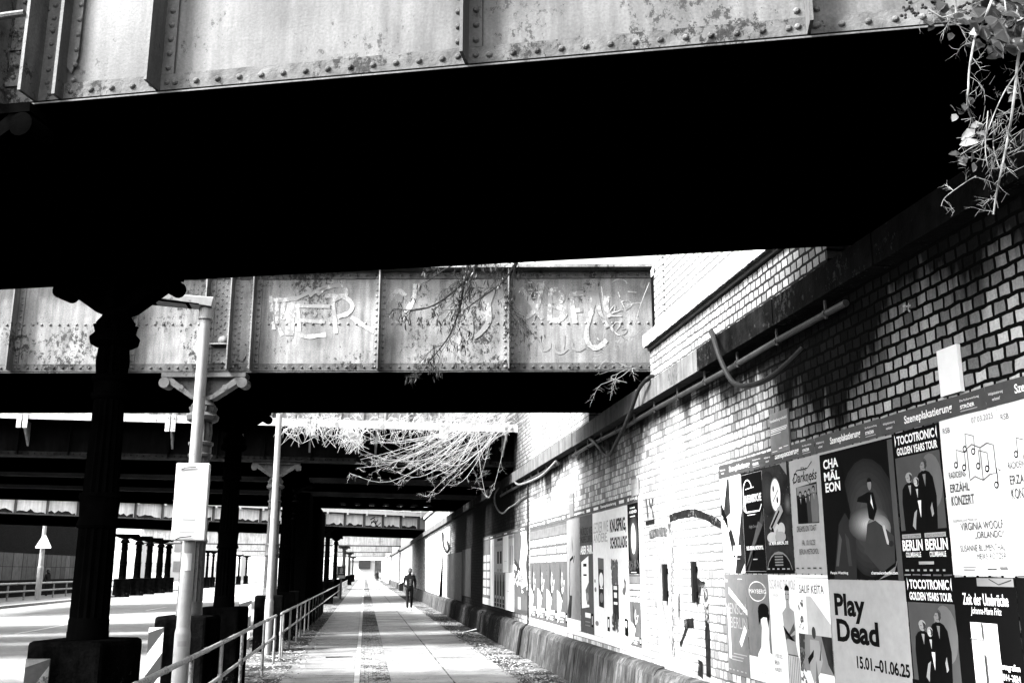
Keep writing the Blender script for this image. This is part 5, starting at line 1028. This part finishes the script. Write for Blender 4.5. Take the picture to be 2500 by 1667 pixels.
# ------------------------------------------------------------------ people
def skin_body(name, J, E, mat, parent, sub=2):
    me = bpy.data.meshes.new(name); me.from_pydata([j[0] for j in J], E, []); me.materials.append(mat)
    o = bpy.data.objects.new(name, me); COL.objects.link(o); o.parent = parent
    md = o.modifiers.new('skin', 'SKIN'); md.use_smooth_shade = True
    sv = me.skin_vertices[0].data if len(me.skin_vertices) else None
    for i, j in enumerate(J):
        if sv: sv[i].radius = (j[1], j[1] if len(j) < 3 else j[2]); sv[i].use_root = (i == 0)
    s = o.modifiers.new('sub', 'SUBSURF'); s.levels = sub; s.render_levels = sub
    return o
def person(loc, rz, label, hgt=1.75, parts=True, stride=.12, mat=CLOTH, scarf=True):
    t = thing('person', label, 'person', loc, rz); s = hgt/1.75; t.scale = (s, s, s); st = stride
    J = [((0, 0, .95), .15, .11), ((0, 0, 1.12), .14, .1), ((0, 0, 1.34), .17, .11), ((0, -.01, 1.47), .065, .06), ((0, -.02, 1.56), .055, .06),
         ((-.19, 0, 1.41), .07), ((-.255, .02, 1.14), .055), ((-.21, -.13, .97), .045), ((.19, 0, 1.41), .07), ((.25, .03, 1.14), .055), ((.23, -.02, .9), .042),
         ((-.095, 0, .88), .095), ((-.1, -st*.4, .5), .068), ((-.1, -st, .1), .05), ((.095, 0, .88), .095), ((.1, st*.2, .5), .068), ((.1, st, .1), .05)]
    E = [(0, 1), (1, 2), (2, 3), (3, 4), (2, 5), (5, 6), (6, 7), (2, 8), (8, 9), (9, 10), (0, 11), (11, 12), (12, 13), (0, 14), (14, 15), (15, 16)]
    skin_body('body', J, E, mat, t)
    hd = MB().ball((0, -.03, 1.645), (.075, .095, .115), 14, 10).tube([(0, -.12, 1.66), (0, -.145, 1.635), (0, -.125, 1.62)], [.008, .016, .014], 6).ball((-.077, -.02, 1.64), (.012, .022, .032), 6, 5).ball((.077, -.02, 1.64), (.012, .022, .032), 6, 5)
    hd = hd.build('head', SKIN, t, True)
    h = MB().ball((0, .0, 1.69), (.092, .105, .095), 14, 8).ball((0, .05, 1.63), (.085, .07, .1), 12, 8); h.build('hair', HAIR, hd, True)
    if parts:
        e = MB().ball((-.03, -.118, 1.66), (.012, .008, .007), 6, 4).ball((.03, -.118, 1.66), (.012, .008, .007), 6, 4).ball((0, -.118, 1.585), (.024, .008, .006), 6, 4); e.build('eyes_and_mouth', HAIR, hd)
        for sg, y, z, dx in ((-1, -st, 0, 0), (1, st, 0, 0)):
            MB().ball((sg*.1, y-.06, .045), (.048, .13, .045), 10, 6).box(sg*.1-.045, y-.19, .0, sg*.1+.045, y+.07, .02).build('shoe', WHITE, t, True)
        for sg, p in ((-1, V((-.2, -.165, .93))), (1, V((.235, -.035, .83)))):
            hnd = MB().ball(p, (.038, .026, .05), 8, 6)
            for f in range(4):
                q = p+V((-.026+f*.0175, -.012, -.03)); hnd.tube([q, q+V((0, -.012, -.035)), q+V((0, -.002, -.055-.006*(f in (1, 2))))], [.009, .0085, .007], 6)
            hnd.tube([p+V((-sg*.034, -.01, .01)), p+V((-sg*.05, -.03, -.015)), p+V((-sg*.045, -.04, -.04))], [.011, .0095, .008], 6); hnd.build('hand', SKIN, t, True)
        # open jacket, striped top and a light scarf
        w = MB()
        for k in range(5): w.box(-.035+.006*(k % 2), -.128-.004*k, 1.05+k*.055, .04, -.112, 1.065+k*.055)
        w.build('striped_top', PAPERL, t)
        MB().tube(smooth_path([(.06, -.1, 1.5), (.13, -.05, 1.52), (.2, .02, 1.46), (.23, .05, 1.42)], 4), .035, 8).build('scarf', PAPERL, t, True)
    return t
pm = onz(999, 1489)
person(pm, .12, 'person in dark clothes and white shoes walking towards the camera with a shoulder bag', 1.78)
bg = thing('shoulder_bag', 'dark and white bag hanging at the walking person\'s side', 'bag', pm+V((-.36, .05, .85)))
MB().box(-.11, -.13, -.02, .08, .13, .34).build('bag_body', CLOTH, bg, bevel=.03)
MB().hexa([(-.115, -.135, .26), (.085, -.135, .34), (.085, .135, .34), (-.115, .135, .26), (-.1, -.12, .31), (.085, -.12, .43), (.085, .12, .43), (-.1, .12, .31)]).build('flap', PAPER, bg, bevel=.01)
MB().tube(smooth_path([(0, 0, .4), (.15, -.02, .62), (.25, -.02, .68)], 4), .014, 6).build('strap', PAPER, bg)
for i, (px, py, lab) in enumerate(((920, 1420, 'left one of two tiny people at the far end of the path'), (929, 1421, 'right one of two tiny people at the far end of the path'))):
    q = onz(px, py, 0); person(q, 3.1, lab, 1.7, False, .08, (CLOTH, M('beige_coat', .4, .8))[i])
q = onz(118, 1442, 0); an = math.atan((118-1250)/2495)+PS
q = V((-20.6, -20.6/math.tan(-an)*-1 if False else 20.6/abs(math.tan(an)), 0)); person(q, 1.2, 'dark silhouette of a person on the far pavement at left, behind the railing', 1.78, False)

# ------------------------------------------------------------------ across the road
fw = thing('brick_wall', 'dark brick abutment wall with old bills across the road at the left edge', 'wall', (0, 0, 0))
FXW = -22.9
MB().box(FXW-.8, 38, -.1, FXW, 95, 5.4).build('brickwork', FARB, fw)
b = MB(); bl = MB(); bd = MB()
y = 60.
while y < 92:
    w = random.choice((.9, 1.2, 1.2, 1.9)); m = random.choice((b, bl, bd)); 
    for z0, z1 in ((1.1, 1.95), (1.98, 2.85)):
        m = random.choice((b, bl, bd)); m.box(FXW, y, z0, FXW+.01, y+w*.94, z1)
    y += w
b.build('old_bills', M('old_bill_grey', .03, .7, .6, 2.5, .6, .1, 20, (.1, .04)), fw); bl.build('old_bills', M('old_bill_light', .06, .7, .5, 2., .6, .1, 20, (.06, .06)), fw); bd.build('old_bills', M('old_bill_dark', .012, .7, .9, 3., .5), fw)
# portrait board by the column
q = onz(831, 1462, 0); Yb = q.y; za = ony(832, 1411, Yb).z; zb = ony(832, 1381, Yb).z; hw = (ony(843, 1395, Yb).x-ony(822, 1395, Yb).x)/2
t = thing('portrait_board', 'framed board with a bald portrait standing beside the railing down the path', 'board', (q.x, Yb, 0))
MB().box(-hw, -.02, za, hw, .02, zb).build('panel', PAPERB, t, bevel=.01); MB().box(-.06, .02, 0, .06, .1, za+.3).build('post', IRON, t)
hz = zb-za; F_ = lambda a, c, d: (a*hw, -.023-d, za+c*hz)
MB().flat(arc(0, .66, .34, .24, 0, 345, 20), F_).flat([(-.75, .28), (-.4, .42), (.4, .42), (.75, .28), (.75, .26), (-.75, .26)], F_, .001).build('portrait', PAPER, t)
MB().flat([(-.85, .22), (-.6, .36), (.6, .36), (.85, .22), (.8, .16), (-.8, .16)], F_, .002).build('shoulders', INKD, t); MB().flat([(-.8, .0), (.8, .0), (.8, .25), (-.8, .25)], F_, .004).build('caption_field', PAPER, t)
# parked scooter
q = onz(802, 1433, RZ)
sc_ = thing('motor_scooter', 'dark motor scooter parked at the kerb behind the far thin lamp post', 'scooter', q, .25)
for yy in (-.55, .6): MB().tube([(-.06, yy, .26), (.06, yy, .26)], .26, 16).build('wheel', RUBBER, sc_)
MB().hexa([(-.16, -.5, .25), (.16, -.5, .25), (.2, .8, .3), (-.2, .8, .3), (-.2, -.42, .95), (.2, -.42, .95), (.16, -.25, .95), (-.16, -.25, .95)]).box(-.17, .1, .55, .17, .85, .82).build('body', CLOTH, sc_, bevel=.03)
MB().tube([(-.36, -.4, 1.05), (0, -.45, 1.02), (.36, -.4, 1.05)], .02, 6).build('handlebar', IRON, sc_)
for sg in (-1, 1): MB().ball((sg*.38, -.42, 1.22), (.08, .02, .06), 10, 6).tube([(sg*.3, -.41, 1.05), (sg*.38, -.42, 1.2)], .01, 5).build('mirror', RUBBER, sc_)
MB().ball((0, -.5, .88), (.1, .05, .09), 12, 8).build('headlight', PAPER, sc_, True)
# building closing the view
fb = thing('end_building', 'pale building with a big dark window closing the far end of the street', 'building', (0, 232, 0))
MB().box(-30, 0, -.1, -4.4+.6, 8, 14).box(2.6, 0, -.1, 40, 8, 14).box(-3.8, 0, 4.0, 2.6, 8, 14).box(-3.8, .5, -.1, 2.6, 8, 3.99).build('facade', M('pale_render', .75, .8, .06, .4), fb)
w0 = ony(915, 1385, 232); w1 = ony(949, 1385, 232); wz0 = ony(930, 1420, 232).z; wz1 = ony(930, 1367, 232).z
MB().box(w0.x, -.2, max(wz0, .1), w1.x, .49, wz1).build('window', M('window_dark', .035, .4, .8, 1.5), fb)
MB().box(w0.x-3.6, -.18, wz1-1.8, w0.x-1., .49, wz1).build('window', GLASS, fb)
for i, (x, s) in enumerate(((0.3, 1.1), (3.4, .9), (-1.0, 1.0))):
    bb = MB(); pv = ony(922+i*14, 1419, 229.); r0 = s
    for k in range(260): leafq(bb, rv()*.8*s*random.random()**.3+V((0, 0, 1.)), rv(), rv(), .25, .08)
    tt = thing('shrub', ('left', 'right', 'middle')[i]+' one of three small shrubs before the far building', 'shrub', (pv.x, pv.y, -.0), 0, 'shrubs before the far building'); bb.build('foliage', INKG, tt)
# pale house blocks beyond the columns across the road
for i, (x0, x1, y, h) in enumerate(((-75, -40, 190, 16), (-38, -24, 205, 13))):
    hb = thing('house', ('wide pale house', 'narrow pale house')[i]+' far beyond the dark columns across the road', 'house', (x0, y, 0))
    MB().box(0, 0, -.1, x1-x0, 10, h).build('wall', M('pale_render', .75), hb)
    k = 0
    for fx in range(int((x1-x0)//4)):
        for fz in range(3): MB().box(fx*4+1.2, -.05, 1.6+fz*3.8, fx*4+2.6, .05, 3.6+fz*3.8).build('window', PAPERL, hb)
    MB().prism([(-.4, h), (x1-x0+.4, h), (x1-x0-1, h+3), (1, h+3)], lambda a, c, d: (a, d-.3, c), 10.6).build('roof', INKG, hb)

# ------------------------------------------------------------------ light, sky, camera
EXPOSURE = 2.8
S = V((-.66, -.25, .72)).normalized()
w = bpy.data.worlds.new('World'); SC.world = w; w.use_nodes = True; nt = w.node_tree
sky = nt.nodes.new('ShaderNodeTexSky'); sky.sky_type = 'NISHITA'; sky.sun_disc = False; sky.sun_elevation = math.asin(S.z); sky.sun_rotation = math.atan2(S.x, S.y); sky.air_density = 1.; sky.dust_density = 2.5
bw = nt.nodes.new('ShaderNodeRGBToBW'); bg_ = nt.nodes['Background']; bg_.inputs['Strength'].default_value = .15
nt.links.new(sky.outputs[0], bw.inputs[0]); nt.links.new(bw.outputs[0], bg_.inputs['Color'])
sl = bpy.data.lights.new('sun', 'SUN'); sl.energy = 2.4; sl.angle = math.radians(12.); sl.color = (1, 1, 1)
so = bpy.data.objects.new('sun', sl); COL.objects.link(so); so.rotation_euler = (-S).to_track_quat('-Z', 'Y').to_euler(); so.location = (-20, -10, 30)
cd = bpy.data.cameras.new('camera'); cam = bpy.data.objects.new('camera', cd); COL.objects.link(cam); SC.camera = cam
cd.sensor_width = 36.; cd.lens = 36.*FPX/2500.; cd.clip_end = 3000; cd.clip_start = .05
cam.location = CAM; m3 = Matrix((RT, UP, -FW)).transposed(); cam.rotation_euler = m3.to_euler()
SC.view_settings.view_transform = 'Standard'; SC.view_settings.look = 'None'; SC.view_settings.exposure = EXPOSURE; SC.view_settings.gamma = 1.
SC.view_settings.use_curve_mapping = False
SC.render.engine = 'CYCLES'; SC.cycles.max_bounces = 4; SC.cycles.diffuse_bounces = 0; SC.cycles.glossy_bounces = 2
